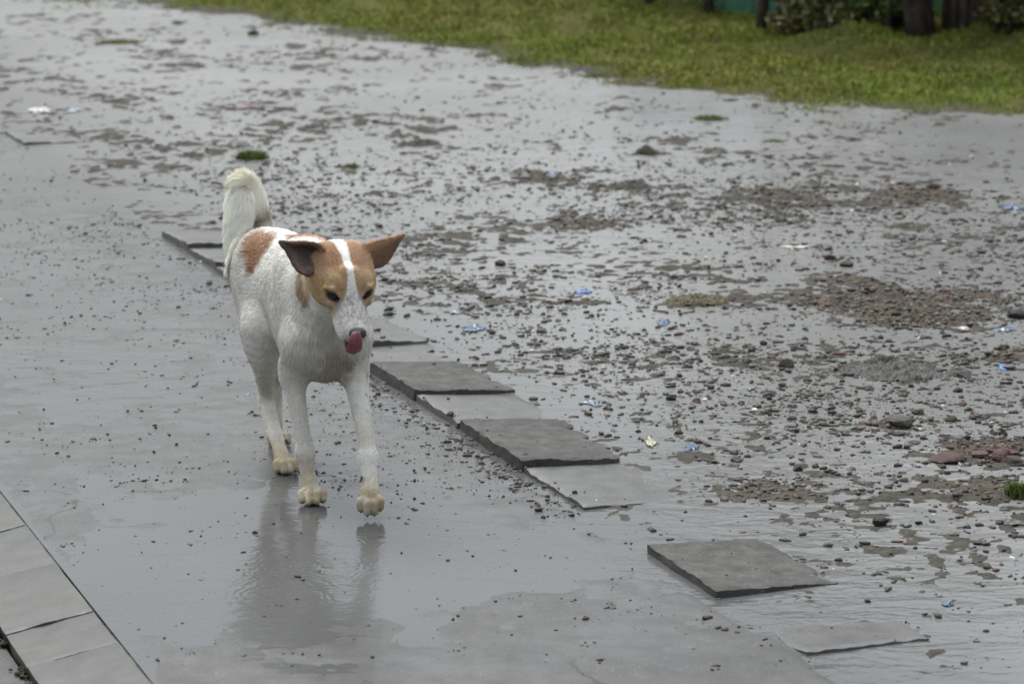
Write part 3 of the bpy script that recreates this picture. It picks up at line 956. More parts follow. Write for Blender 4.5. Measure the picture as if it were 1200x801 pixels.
# ------------------------------------------------------------------ background: trees, shrubs, fence
def tube(path, rad, sides=8, seed=0, wob=0.12):
    path = [Vector(p) for p in path]
    V_, F_ = [], []
    for i, p in enumerate(path):
        t = (path[min(i + 1, len(path) - 1)] - path[max(i - 1, 0)]).normalized()
        a = t.orthogonal().normalized() if i == 0 else (a - t * a.dot(t)).normalized()
        b = t.cross(a)
        for k in range(sides):
            an = 2 * math.pi * k / sides
            rr = rad[i] * (1 + wob * math.sin(3.1 * k + seed + i * 0.7) + wob * .5 * math.sin(an * 2 + seed * 2))
            V_.append(p + (a * math.cos(an) + b * math.sin(an)) * rr)
    for i in range(len(path) - 1):
        for k in range(sides):
            F_.append((i * sides + k, i * sides + (k + 1) % sides, (i + 1) * sides + (k + 1) % sides, (i + 1) * sides + k))
    F_.append(tuple(range(sides))[::-1])
    F_.append(tuple((len(path) - 1) * sides + k for k in range(sides)))
    return V_, F_


def merge(parts):
    V_, F_ = [], []
    for v, f in parts:
        b = len(V_)
        V_ += list(v)
        F_ += [tuple(i + b for i in q) for q in f]
    return V_, F_


def limb(p0, direc, length, r0, r1, seed, n=7, bend=0.25):
    rr = random.Random(seed)
    p = Vector(p0); d = Vector(direc).normalized()
    pts, rad = [p.copy()], [r0]
    for i in range(1, n + 1):
        d = (d + Vector((rr.uniform(-1, 1), rr.uniform(-1, 1), rr.uniform(-.3, .6))) * bend * .3).normalized()
        p = p + d * length / n
        pts.append(p.copy()); rad.append(r0 + (r1 - r0) * i / n)
    return pts, rad


def leaf_cloud(centres, radii, n, size, pal, seed):
    """n leaf blades in several uneven clumps"""
    r = np.random.default_rng(seed)
    ci = r.integers(0, len(centres), n)
    c = np.array(centres)[ci]; rd = np.array(radii)[ci]
    dirs = r.normal(size=(n, 3)); dirs /= np.linalg.norm(dirs, axis=1)[:, None]
    p = c + dirs * rd[:, None] * (r.random(n) ** 0.45)[:, None] * (0.8, 0.8, 0.75)
    ax = r.normal(size=(n, 3)); ax[:, 2] *= .6; ax /= np.linalg.norm(ax, axis=1)[:, None]
    up = r.normal(size=(n, 3)); sd_ = np.cross(ax, up); sd_ /= np.linalg.norm(sd_, axis=1)[:, None] + 1e-9
    L = size * r.uniform(.6, 1.3, n)[:, None]
    P = np.empty((n, 4, 3))
    P[:, 0] = p - ax * L * .5
    P[:, 1] = p + sd_ * L * .24
    P[:, 2] = p + ax * L * .5
    P[:, 3] = p - sd_ * L * .24
    f = np.arange(n * 4).reshape(n, 4)
    cc = np.array(pal)[r.integers(0, len(pal), n)] * r.uniform(.7, 1.3, (n, 1))
    return P.reshape(-1, 3), f, np.repeat(cc, 4, axis=0)


GREEN = [(0.10, 0.17, 0.03), (0.14, 0.20, 0.04), (0.07, 0.12, 0.025), (0.20, 0.20, 0.05)]
OLIVE = [(0.12, 0.13, 0.035), (0.18, 0.16, 0.05), (0.08, 0.10, 0.028), (0.22, 0.18, 0.08)]


def tree(px, Y, height, stems, spread, r0, label, pal=GREEN, crown_r=0.8, nleaf=5200, group=None, base_leaves=0, seed=1, lean=0.15):
    rr = random.Random(seed)
    zc = Y * math.cos(R(PITCH)) + 1.4 * math.sin(R(PITCH))
    x0 = (px - 600) / FPX * zc
    z0 = float(ground_z(x0, Y)[0])
    root = empty('tree', (x0, Y, z0))
    tag(root, label, 'tree', group)
    cen, rad = [], []
    tparts = []
    for k in range(stems):
        an = rr.uniform(0, 6.28)
        rr_ = spread * math.sqrt(rr.random()) if stems > 1 else 0
        off = Vector((math.cos(an) * rr_, math.sin(an) * rr_ * .7, -0.06))
        d = Vector((off.x * .5 + rr.uniform(-lean, lean), off.y * .5 + rr.uniform(-lean, lean), 1))
        hh = height * rr.uniform(.75, 1.05)
        p, ra = limb(off, d, hh, r0 * rr.uniform(.6, 1.15), r0 * .3, seed * 31 + k, 10)
        tparts.append(tube(p, ra, 8, k))
        for j in range(3):
            i = rr.randint(5, 9)
            q, rb = limb(p[i], (rr.uniform(-1, 1), rr.uniform(-1, 1), .8), hh * .32, ra[i] * .7, .006, seed * 77 + k * 5 + j, 5)
            tparts.append(tube(q, rb, 6, j))
            cen.append(q[-1][:]); rad.append(crown_r * rr.uniform(.35, .6))
        cen.append(p[-1][:]); rad.append(crown_r * rr.uniform(.4, .65))
    V_, F_ = merge(tparts)
    obj('trunk', V_, F_, M['bark'], root)
    if base_leaves:
        for k in range(base_leaves):
            cen.append((rr.uniform(-.5, .5) * spread * 3, rr.uniform(-.3, .3), rr.uniform(.15, .6))); rad.append(rr.uniform(.12, .25))
    P, f, c = leaf_cloud(cen, rad, nleaf, 0.085, pal, seed)
    obj('crown', P, f, M['leaf'], root, smooth=False, colors=c)
    return root


def shrub(px, Y, height, width, label, pal, nleaf, seed, size=0.036, gap=0.12):
    rr = random.Random(seed)
    zc = Y * math.cos(R(PITCH)) + 1.4 * math.sin(R(PITCH))
    x0 = (px - 600) / FPX * zc
    z0 = float(ground_z(x0, Y)[0])
    root = empty('shrub', (x0, Y, z0))
    tag(root, label, 'shrub', 'shrubs along the fence')
    cen, rad, tp = [], [], []
    for k in range(11):
        off = Vector((rr.uniform(-.5, .5) * width * .7, rr.uniform(-.15, .15), -0.03))
        p, ra = limb(off, (off.x * .8 + rr.uniform(-.3, .3), rr.uniform(-.3, .3), 1), height * rr.uniform(.6, 1), 0.017, .004, seed * 13 + k, 7, .5)
        tp.append(tube(p, ra, 6, k))
        for i in (2, 4, 6, 7):
            q = p[i] + Vector((rr.uniform(-.1, .1), rr.uniform(-.1, .1), 0))
            cen.append(q[:]); rad.append(width * rr.uniform(.10, .22))
    V_, F_ = merge(tp)
    obj('stem', V_, F_, M['bark'], root)
    P, f, c = leaf_cloud(cen, rad, nleaf * 2, size, pal, seed)
    P[:, 2] = np.maximum(P[:, 2], gap * 0.2)
    obj('foliage', P, f, M['leaf'], root, smooth=False, colors=c)
    return root


tree(1108, 14.9, 2.6, 17, 0.20, 0.034, 'thick clump of dark leaning tree stems at the top right', GREEN, 0.8, 2400, None, 0, 3, 0.10)
tree(905, 15.6, 2.4, 3, 0.12, 0.026, 'three thin dark trunks in front of the teal netting', OLIVE, 0.9, 3500, 'slim trees along the fence', 0, 5, .12)
tree(1182, 15.1, 2.4, 4, 0.14, 0.035, 'slim brown trunks right of the thick dark stem clump', OLIVE, 1.0, 4200, 'slim trees along the fence', 2, 9, .12)
tree(1015, 15.4, 2.4, 2, 0.06, 0.03, 'pair of thin trunks among leafy shrubs left of the thick stems', GREEN, 0.9, 3500, 'slim trees along the fence', 0, 12, .1)
shrub(958, 15.35, 0.55, 0.36, 'dark twiggy shrub with yellowish leaves beside the netting', OLIVE, 2600, 21)
shrub(995, 15.2, 0.6, 0.6, 'olive leafy shrub between thin trunks', OLIVE + GREEN, 3200, 22)
shrub(1040, 15.1, 0.65, 0.5, 'bright green leafy shrub beside the thick dark stem clump', GREEN, 3200, 23)
shrub(1168, 15.0, 0.5, 0.5, 'greenish brown shrub right of the thick dark stem clump', OLIVE + GREEN[:1], 2600, 24)
shrub(1215, 14.6, 0.5, 0.6, 'low brown leaved shrub at the top right corner', OLIVE, 2600, 25)


def fence(x0, y0, x1, y1, h, label, n_post):
    root = empty('fence', (x0, y0, float(ground_z(x0, y0)[0])))
    tag(root, label, 'fence')
    L = math.hypot(x1 - x0, y1 - y0)
    dx, dy = (x1 - x0) / L, (y1 - y0) / L
    ang = math.atan2(dy, dx)
    n, k = 240, 12
    t, zz = np.meshgrid(np.linspace(0, L, n), np.linspace(0, 1, k))
    gzz = np.interp(t[0], np.linspace(0, L, 40), [float(ground_z(x0 + dx * q, y0 + dy * q)[0]) for q in np.linspace(0, L, 40)])
    fold = 0.035 * np.sin(t * 21 + 2 * np.sin(t * 3)) + 0.02 * fbm(t * 9, zz * 2, 601, 3)
    base_z = gzz[None, :] - root.location.z
    def sheet(off):
        return np.stack([(x0 + dx * t - dy * (fold + off) - root.location.x).ravel(), (y0 + dy * t + dx * (fold + off) - root.location.y).ravel(),
                         (base_z - 0.03 + zz * h * (1 + .05 * fbm(t * 2, t * 0, 602, 2))).ravel()], 1)
    f = grid_faces(k, n)
    obj('netting', np.concatenate([sheet(0), sheet(0.004)]), np.concatenate([f, f[:, ::-1] + n * k]), M['net'], root)
    for i in range(n_post):
        q = L * (i + .3) / n_post + random.uniform(-.1, .1)
        px_, py_ = x0 + dx * q + dy * .06, y0 + dy * q - dx * .06
        b = float(ground_z(px_, py_)[0]) - root.location.z
        p = [(px_ - x0, py_ - y0, b - .15), (px_ - x0 + random.uniform(-.02, .02), py_ - y0, b + h * .5), (px_ - x0 + random.uniform(-.04, .04), py_ - y0, b + h * 1.1)]
        V_, F_ = tube(p, [.036, .033, .028], 8, i)
        obj('post', V_, F_, M['wood'], root)
    return root


fence(0.62, 16.7, 4.9, 14.95, 0.62, 'teal green netting fence on dark posts behind the bank', 9)


# ------------------------------------------------------------------ the dog
# dog frame: s forward, l to the dog's left, z up; one implicit surface meshed once, so the body is continuous
DT = R(20.0)
DO = np.array([-0.470, 6.120, 0.0])
DM = np.array([[math.sin(DT), math.cos(DT), 0], [-math.cos(DT), math.sin(DT), 0], [0, 0, 1.0]])   # columns: forward, left, up
HY, HP, HR = R(-0.5), R(42.0), R(0.0)
HO = np.array([0.372, -0.013, 0.520])
ha = np.array([math.cos(HP) * math.cos(HY), math.cos(HP) * math.sin(HY), -math.sin(HP)])
hb = np.array([-math.sin(HY), math.cos(HY), 0.0])
hc = np.cross(ha, hb)
HB = np.stack([ha, hb, hc], 1)


def hd(a, b, c):
    return HO + HB @ np.array([a, b, c], float)


PR = []      # primitives in order: (kind, data..., k, mode)


def cap(A, B, ra, rb, k=0.02, sl=1.0, mode='u'):
    PR.append(('c', np.array(A, float), np.array(B, float), ra, rb, sl, k, mode))


def chain(pts, rads, k=0.015, sl=1.0):
    """a limb along a smooth curve through the joints, one primitive, so joints do not swell"""
    P_ = [np.array(q + (r_,), float) for q, r_ in zip(pts, rads)]
    P_ = [2 * P_[0] - P_[1]] + P_ + [2 * P_[-1] - P_[-2]]
    out = []
    for i in range(1, len(P_) - 2):
        for t in np.arange(0, 1, .25):
            a_, b_, c_, d_ = P_[i - 1:i + 3]
            out.append(.5 * (2 * b_ + (c_ - a_) * t + (2 * a_ - 5 * b_ + 4 * c_ - d_) * t * t + (3 * b_ - a_ - 3 * c_ + d_) * t ** 3))
    out.append(P_[-2])
    PR.append(('h', np.array(out), k, 'u'))


def ell(C, rad, k=0.02, basis=None, mode='u'):
    PR.append(('e', np.array(C, float), np.array(rad, float), np.eye(3) if basis is None else basis, k, mode))


def hcap(A, B, ra, rb, k=0.012, mode='u'):
    cap(hd(*A), hd(*B), ra, rb, k, 1.0, mode)


def hell(C, rad, k=0.012, mode='u'):
    ell(hd(*C), rad, k, HB, mode)


def rot_basis(fwd, up=(0, 0, 1)):
    f = np.array(fwd, float); f /= np.linalg.norm(f)
    l = np.cross(up, f); l /= np.linalg.norm(l)
    return np.stack([f, l, np.cross(f, l)], 1)


# trunk
ell((0.105, -0.004, 0.388), (0.175, 0.080, 0.148), 0.03)
ell((-0.075, 0, 0.425), (0.19, 0.076, 0.094), 0.05)
ell((-0.205, 0, 0.415), (0.105, 0.078, 0.088), 0.04)
ell((0.212, -0.004, 0.370), (0.066, 0.056, 0.112), 0.04)            # breast
ell((0.10, 0, 0.505), (0.12, 0.045, 0.045), 0.04)             # withers
cap((-0.25, 0, 0.465), (-0.02, 0, 0.488), 0.03, 0.03, 0.04)   # back line
# neck
cap((0.16, 0, 0.445), (0.315, -0.006, 0.500), 0.076, 0.051, 0.04)
cap((0.23, 0, 0.40), (0.335, -0.007, 0.485), 0.062, 0.045, 0.04)
# loose skin falling from the throat to the breast
cap((0.300, -0.034, 0.435), (0.258, -0.026, 0.335), 0.020, 0.016, 0.014)
cap((0.300, 0.026, 0.430), (0.256, 0.024, 0.340), 0.018, 0.014, 0.014)
# shoulders and upper arms
for sg, el_, sp in ((-1, (0.172, -0.066, 0.262), (0.212, -0.056, 0.345)), (1, (0.230, 0.054, 0.272), (0.232, 0.046, 0.350))):
    cap((0.115, sg * 0.052, 0.485), sp, 0.038, 0.043, 0.03, 0.8)
    cap(sp, el_, 0.040, 0.025, 0.035)
# right foreleg, planted
chain([(0.172, -0.067, 0.285), (0.186, -0.065, 0.225), (0.212, -0.059, 0.150), (0.226, -0.055, 0.100), (0.232, -0.053, 0.062), (0.246, -0.050, 0.030)],
      [0.027, 0.0215, 0.0170, 0.0182, 0.0160, 0.0180], 0.022)
# left foreleg, reaching, paw just off the ground
chain([(0.230, 0.055, 0.282), (0.262, 0.053, 0.232), (0.325, 0.049, 0.156), (0.356, 0.045, 0.115), (0.378, 0.041, 0.080), (0.398, 0.036, 0.054)],
      [0.028, 0.0225, 0.0175, 0.0187, 0.0160, 0.0178], 0.022)
# right hind leg, landing
cap((-0.215, -0.036, 0.425), (-0.112, -0.054, 0.315), 0.080, 0.050, 0.05, 0.70)
cap((-0.225, -0.042, 0.385), (-0.130, -0.058, 0.295), 0.060, 0.042, 0.03, 0.72)
chain([(-0.106, -0.054, 0.315), (-0.116, -0.052, 0.235), (-0.140, -0.045, 0.165), (-0.150, -0.041, 0.138)], [0.045, 0.030, 0.0165, 0.0165], 0.04)
chain([(-0.152, -0.041, 0.142), (-0.110, -0.039, 0.092), (-0.066, -0.037, 0.052), (-0.040, -0.036, 0.028)], [0.0175, 0.0165, 0.0160, 0.0175], 0.008)
# left hind leg, pushing off behind
cap((-0.215, 0.040, 0.425), (-0.150, 0.062, 0.300), 0.076, 0.050, 0.03, 0.70)
chain([(-0.145, 0.056, 0.305), (-0.210, 0.040, 0.225), (-0.300, 0.022, 0.150)], [0.043, 0.029, 0.0175], 0.02)
chain([(-0.300, 0.022, 0.152), (-0.296, 0.019, 0.09), (-0.285, 0.016, 0.030)], [0.0175, 0.0160, 0.0170], 0.010)
# tail, a sickle curl falling to the dog's right
TAIL = [(-0.272, 0.004, 0.470), (-0.300, -0.006, 0.512), (-0.318, -0.023, 0.560), (-0.324, -0.033, 0.594), (-0.316, -0.044, 0.600), (-0.300, -0.054, 0.560), (-0.282, -0.068, 0.503), (-0.268, -0.080, 0.460)]
chain(TAIL, [0.021, 0.022, 0.027, 0.025, 0.024, 0.027, 0.022, 0.010], 0.012)

# paws: pad, four toes, and their claws
CLAWS, PAWS, TOES, GAPS = [], [], [], []


def paw(P, yaw, pitch, w, key):
    """P the pad centre; yaw about up from the dog's heading, pitch toes-down"""
    f = np.array([math.cos(pitch) * math.cos(yaw), math.cos(pitch) * math.sin(yaw), -math.sin(pitch)])
    Bs = rot_basis(f)
    P = np.array(P, float)
    ell(P - (0, 0, .001), (0.025, w * 0.90, 0.0165), 0.012, Bs)
    PAWS.append(P)
    t0_ = len(TOES)
    for j, (o, ln) in enumerate(((-1.0, 0.016), (-0.36, 0.027), (0.36, 0.027), (1.0, 0.016))):
        a = P + Bs @ np.array([0.006, o * w * 0.62, 0.002])
        m = P + Bs @ np.array([ln * .75, o * w * 0.88, 0.005])
        e = P + Bs @ np.array([ln + .006, o * w * 0.92, -0.006])
        cap(a, m, 0.0098, 0.0106, 0.0015)
        cap(m, e, 0.0106, 0.0090, 0.0015)
        TOES.append((m, e))
        CLAWS.append((e + Bs @ np.array([0.004, 0, -0.001]), Bs @ np.array([0.85, 0, -0.5])))


paw((0.252, -0.050, 0.0195), R(-14), R(4), 0.024, 'rf')
paw((0.405, 0.033, 0.0430), R(-12), R(44), 0.0225, 'lf')
paw((-0.022, -0.035, 0.0195), R(-6), R(6), 0.021, 'rh')
paw((-0.270, 0.015, 0.0190), R(0), R(6), 0.021, 'lh')

for q_ in range(0, 16, 4):
    for j_ in range(3):
        (m0, e0), (m1, e1) = TOES[q_ + j_], TOES[q_ + j_ + 1]
        GAPS.append(((m0 + m1) / 2 + (0, 0, .004), (e0 + e1) / 2 + (0.003, 0, .001)))
for (p_, d_) in (((0.238, -0.036, 0.062), (.3, .5, -1)), ((0.388, 0.020, 0.080), (.5, -.4, -.9)), ((-0.058, -0.020, 0.060), (.5, .3, -.9))):
    CLAWS.append((np.array(p_), np.array(d_)))
ell((0.220, -0.0565, 0.103), (0.019, 0.0190, 0.018), 0.012)      # wrists
ell((0.354, 0.0455, 0.117), (0.019, 0.0195, 0.018), 0.012)
ell((-0.160, -0.041, 0.150), (0.014, 0.012, 0.018), 0.008)       # heel of the hock

# head
hell((-0.004, 0, 0.006), (0.066, 0.060, 0.046), 0.02)
hell((0.010, 0.034, -0.010), (0.060, 0.036, 0.042), 0.02)
hell((0.010, -0.034, -0.010), (0.060, 0.036, 0.042), 0.02)
hcap((0.045, 0, 0.000), (0.100, 0, -0.006), 0.036, 0.026, 0.025)
hcap((0.090, 0, -0.007), (0.138, 0, -0.011), 0.0255, 0.0225, 0.012)
for sg in (-1, 1):
    hell((0.108, sg * 0.0185, -0.019), (0.044, 0.0205, 0.0215), 0.012)     # flews
    hell((0.040, sg * 0.030, 0.030), (0.024, 0.019, 0.011), 0.012)      # brow
    hell((0.052, sg * 0.041, -0.004), (0.028, 0.012, 0.014), 0.012)     # cheekbone under the eye
    hell((0.066, sg * 0.0345, 0.0165), (0.0165, 0.0155, 0.0125), 0.006, 's')   # eye socket
    hcap((0.053, sg * 0.050, 0.0245), (0.063, sg * 0.039, 0.0320), 0.0050, 0.0050, 0.005)   # upper lid
    hcap((0.063, sg * 0.039, 0.0320), (0.0735, sg * 0.0250, 0.0200), 0.0050, 0.0042, 0.005)
    hcap((0.058, sg * 0.047, 0.0105), (0.0745, sg * 0.0275, 0.0075), 0.0045, 0.0042, 0.005)   # lower lid
hcap((0.075, 0, 0.022), (0.035, 0, 0.048), 0.010, 0.012, 0.02)
hcap((0.000, 0, -0.040), (0.095, 0, -0.040), 0.028, 0.015, 0.015)        # lower jaw
hcap((0.085, 0, -0.042), (0.124, 0, -0.046), 0.0155, 0.0125, 0.010)
hcap((0.098, 0, -0.0320), (0.165, 0, -0.0345), 0.003, 0.0060, 0.004, 's')  # mouth slit
hell((-0.030, 0, -0.020), (0.045, 0.056, 0.050), 0.03)
for sg in (-1, 1):
    hell((-0.032, sg * 0.040, 0.014), (0.030, 0.024, 0.026), 0.02)
cap(hd(-0.020, 0, -0.025), (0.235, -0.002, 0.478), 0.050, 0.060, 0.03)        # nape into the neck

EARS = []


def ear(B0, B1, T, N, cup, curl, side):
    """B0, B1 the two ends of the base, T the tip, N the way the cup opens"""
    B0, B1, T, N = [np.array(q, float) for q in (B0, B1, T, N)]
    N /= np.linalg.norm(N)
    pts = []
    for u in np.linspace(0, 1, 34):
        ww = (1 - u ** 1.5) * (1 + 0.30 * math.sin(math.pi * min(1, u * 1.3))) + 0.035
        c = (B0 + B1) / 2 * (1 - u) + T * u
        W = (B1 - B0) / 2
        for v in np.linspace(-1, 1, 25):
            p = c + W * v * ww + N * (cup * ww * (v * v - 0.35) + curl * u * u)
            pts.append(hd(*p))
    EARS.append((np.array(pts), HB @ N, side))
    PR.append(('p', np.array(pts), 0.0042, 0.006, 'u'))


ear((-0.042, -0.038, 0.042), (-0.002, -0.069, 0.014), (-0.058, -0.124, 0.045), (0.82, -0.25, 0.42), 0.026, 0.004, -1)
ear((-0.036, 0.040, 0.044), (-0.018, 0.064, 0.020), (-0.054, 0.138, 0.038), (0.60, 0.20, -0.80), 0.026, -0.006, 1)

# ---- evaluate the field
VX = 0.0026
lo = np.array([-0.40, -0.20, -0.012]); hi = np.array([0.56, 0.185, 0.670])
nn = np.ceil((hi - lo) / VX).astype(int) + 1
F = np.full(nn, 0.2, np.float32)
axs = [lo[i] + VX * np.arange(nn[i]) for i in range(3)]


def smin(a, b, k):
    h = np.maximum(k - np.abs(a - b), 0) / k
    return np.minimum(a, b) - h * h * k * 0.25


for p in PR:
    if p[0] == 'c':
        _, A, B, ra, rb, sl, k, mode = p
        mn = np.minimum(A - ra, B - rb); mx = np.maximum(A + ra, B + rb)
    elif p[0] == 'e':
        _, C, rad, Bs, k, mode = p
        ext = np.abs(Bs) @ rad
        mn, mx = C - ext, C + ext
    elif p[0] == 'h':
        _, hp, k, mode = p
        mn, mx = (hp[:, :3] - hp[:, 3:]).min(0), (hp[:, :3] + hp[:, 3:]).max(0)
    else:
        _, pts, r, k, mode = p
        mn, mx = pts.min(0) - r, pts.max(0) + r
    pad = k + 0.008
    i0 = np.maximum(((mn - pad - lo) / VX).astype(int), 0); i1 = np.minimum(((mx + pad - lo) / VX).astype(int) + 2, nn)
    sl3 = tuple(slice(i0[i], i1[i]) for i in range(3))
    Gx, Gy, Gz = [axs[i][i0[i]:i1[i]].astype(np.float32) for i in range(3)]
    if p[0] == 'c':
        mid = (A[1] + B[1]) / 2
        gy = (Gy - mid) / sl
        A2, B2 = A.copy(), B.copy()
        A2[1] = (A[1] - mid) / sl; B2[1] = (B[1] - mid) / sl
        d = B2 - A2
        L2 = float(d @ d)
        t = ((Gx - A2[0])[:, None, None] * d[0] + (gy - A2[1])[None, :, None] * d[1] + (Gz - A2[2])[None, None, :] * d[2]) / max(L2, 1e-9)
        # foot of a round cone, close enough for gentle tapers
        t = np.clip(t, 0, 1)
        D = np.sqrt(((Gx - A2[0])[:, None, None] - t * d[0]) ** 2 + ((gy - A2[1])[None, :, None] - t * d[1]) ** 2 + ((Gz - A2[2])[None, None, :] - t * d[2]) ** 2)
        D = (D - (ra + (rb - ra) * t)) * min(sl, 1.0)
    elif p[0] == 'e':
        q = [(Gx - C[0])[:, None, None] * Bs[0, i] + (Gy - C[1])[None, :, None] * Bs[1, i] + (Gz - C[2])[None, None, :] * Bs[2, i] for i in range(3)]
        k0 = np.sqrt(sum((q[i] / rad[i]) ** 2 for i in range(3)))
        k1 = np.sqrt(sum((q[i] / rad[i] ** 2) ** 2 for i in range(3)))
        D = k0 * (k0 - 1) / np.maximum(k1, 1e-6)
    elif p[0] == 'h':
        D = None
        for i in range(len(hp) - 1):
            A, d = hp[i, :3], hp[i + 1, :3] - hp[i, :3]
            qx, qy, qz = (Gx - A[0])[:, None, None], (Gy - A[1])[None, :, None], (Gz - A[2])[None, None, :]
            t = np.clip((qx * d[0] + qy * d[1] + qz * d[2]) / float(d @ d), 0, 1)
            E = np.sqrt((qx - t * d[0]) ** 2 + (qy - t * d[1]) ** 2 + (qz - t * d[2]) ** 2) - (hp[i, 3] + (hp[i + 1, 3] - hp[i, 3]) * t)
            D = E if D is None else np.minimum(D, E)
    else:
        D = np.full((len(Gx), len(Gy), len(Gz)), 0.2, np.float32)
        rr_ = int((r + 0.010) / VX) + 1
        for c in pts:
            ci = ((c - lo) / VX).astype(int) - i0
            a0 = np.maximum(ci - rr_, 0); a1 = np.minimum(ci + rr_ + 2, D.shape)
            if np.any(a1 <= a0): continue
            dd = np.sqrt((Gx[a0[0]:a1[0]] - c[0])[:, None, None] ** 2 + (Gy[a0[1]:a1[1]] - c[1])[None, :, None] ** 2 + (Gz[a0[2]:a1[2]] - c[2])[None, None, :] ** 2) - r
            s_ = (slice(a0[0], a1[0]), slice(a0[1], a1[1]), slice(a0[2], a1[2]))
            D[s_] = np.minimum(D[s_], dd)
    if mode == 'u':
        F[sl3] = smin(F[sl3], D, k)
    else:
        F[sl3] = -smin(-F[sl3], D, k)


def surface_nets(F, lo, h):
    ins = F < 0
    nx, ny, nz = F.shape
    cnt = np.zeros((nx - 1, ny - 1, nz - 1), np.int8)
    for dx in (0, 1):
        for dy in (0, 1):
            for dz in (0, 1):
                cnt += ins[dx:nx - 1 + dx, dy:ny - 1 + dy, dz:nz - 1 + dz]
    act = (cnt > 0) & (cnt < 8)
    ci = np.argwhere(act)
    idx = np.full(act.shape, -1, np.int32)
    idx[act] = np.arange(len(ci))
    acc = np.zeros((len(ci), 3)); num = np.zeros(len(ci))
    cor = [(a, b, c) for a in (0, 1) for b in (0, 1) for c in (0, 1)]
    val = {c: F[ci[:, 0] + c[0], ci[:, 1] + c[1], ci[:, 2] + c[2]] for c in cor}
    for a in cor:
        for ax in range(3):
            if a[ax]: continue
            b = list(a); b[ax] = 1; b = tuple(b)
            fa, fb = val[a], val[b]
            m = (fa < 0) != (fb < 0)
            t = np.where(m, fa / np.where(m, fa - fb, 1), 0)
            p = np.array(a, float)[None, :].repeat(len(ci), 0)
            p[:, ax] += t
            acc += p * m[:, None]; num += m
    V_ = (ci + acc / num[:, None]) * h + lo
    Q = []
    for ax in range(3):
        s0 = [slice(None)] * 3; s1 = [slice(None)] * 3
        s0[ax] = slice(0, -1); s1[ax] = slice(1, None)
        e = np.argwhere(ins[tuple(s0)] != ins[tuple(s1)])
        u_, v_ = (ax + 1) % 3, (ax + 2) % 3
        ok = (e[:, u_] > 0) & (e[:, v_] > 0) & (e[:, u_] < F.shape[u_] - 1) & (e[:, v_] < F.shape[v_] - 1)
        e = e[ok]
        fl = ins[tuple(e.T)]
        c = []
        for du, dv in ((-1, -1), (0, -1), (0, 0), (-1, 0)):
            q = e.copy(); q[:, u_] += du; q[:, v_] += dv
            c.append(idx[tuple(q.T)])
        c = np.stack(c, 1)
        c[~fl] = c[~fl][:, ::-1]
        Q.append(c)
    return V_, np.concatenate(Q)


DV, DF = surface_nets(F, lo, VX)
# keep the one connected body (drop loose specks), then relax a touch
lab = np.arange(len(DV))
for _ in range(400):
    m = lab[DF].min(1)
    new = lab.copy()
    np.minimum.at(new, DF.ravel(), np.repeat(m, 4))
    new = new[new]
    if (new == lab).all(): break
    lab = new
main = np.bincount(lab).argmax()
keepv = lab == main
re = np.cumsum(keepv) - 1
DF = re[DF[keepv[DF].all(1)]]; DV = DV[keepv]
for _ in range(3):
    acc = np.zeros_like(DV); n_ = np.zeros(len(DV))
    for a, b in ((0, 1), (1, 2), (2, 3), (3, 0)):
        np.add.at(acc, DF[:, a], DV[DF[:, b]]); np.add.at(acc, DF[:, b], DV[DF[:, a]])
        np.add.at(n_, DF[:, a], 1); np.add.at(n_, DF[:, b], 1)
    DV = DV * 0.5 + acc / n_[:, None] * 0.5


def vnormals(V_, Fq):
    fn = np.cross(V_[Fq[:, 2]] - V_[Fq[:, 0]], V_[Fq[:, 3]] - V_[Fq[:, 1]])
    N = np.zeros_like(V_)
    for k in range(4): np.add.at(N, Fq[:, k], fn)
    return N / (np.linalg.norm(N, axis=1)[:, None] + 1e-12), np.linalg.norm(fn, axis=1) / 2


DN, DA = vnormals(DV, DF)


def seg_dist(P, pts):
    """distance to a polyline, the nearest segment's direction, and the parameter along it"""
    best = np.full(len(P), 9.0); dirn = np.zeros_like(P); par = np.zeros(len(P))
    for i in range(len(pts) - 1):
        A, B = np.array(pts[i], float), np.array(pts[i + 1], float)
        d = B - A; L = np.linalg.norm(d)
        t = np.clip((P - A) @ d / L ** 2, 0, 1)
        D = np.linalg.norm(P - A - t[:, None] * d, axis=1)
        m = D < best
        best[m] = D[m]; dirn[m] = d / L; par[m] = (i + t[m]) / (len(pts) - 1)
    return best, dirn, par


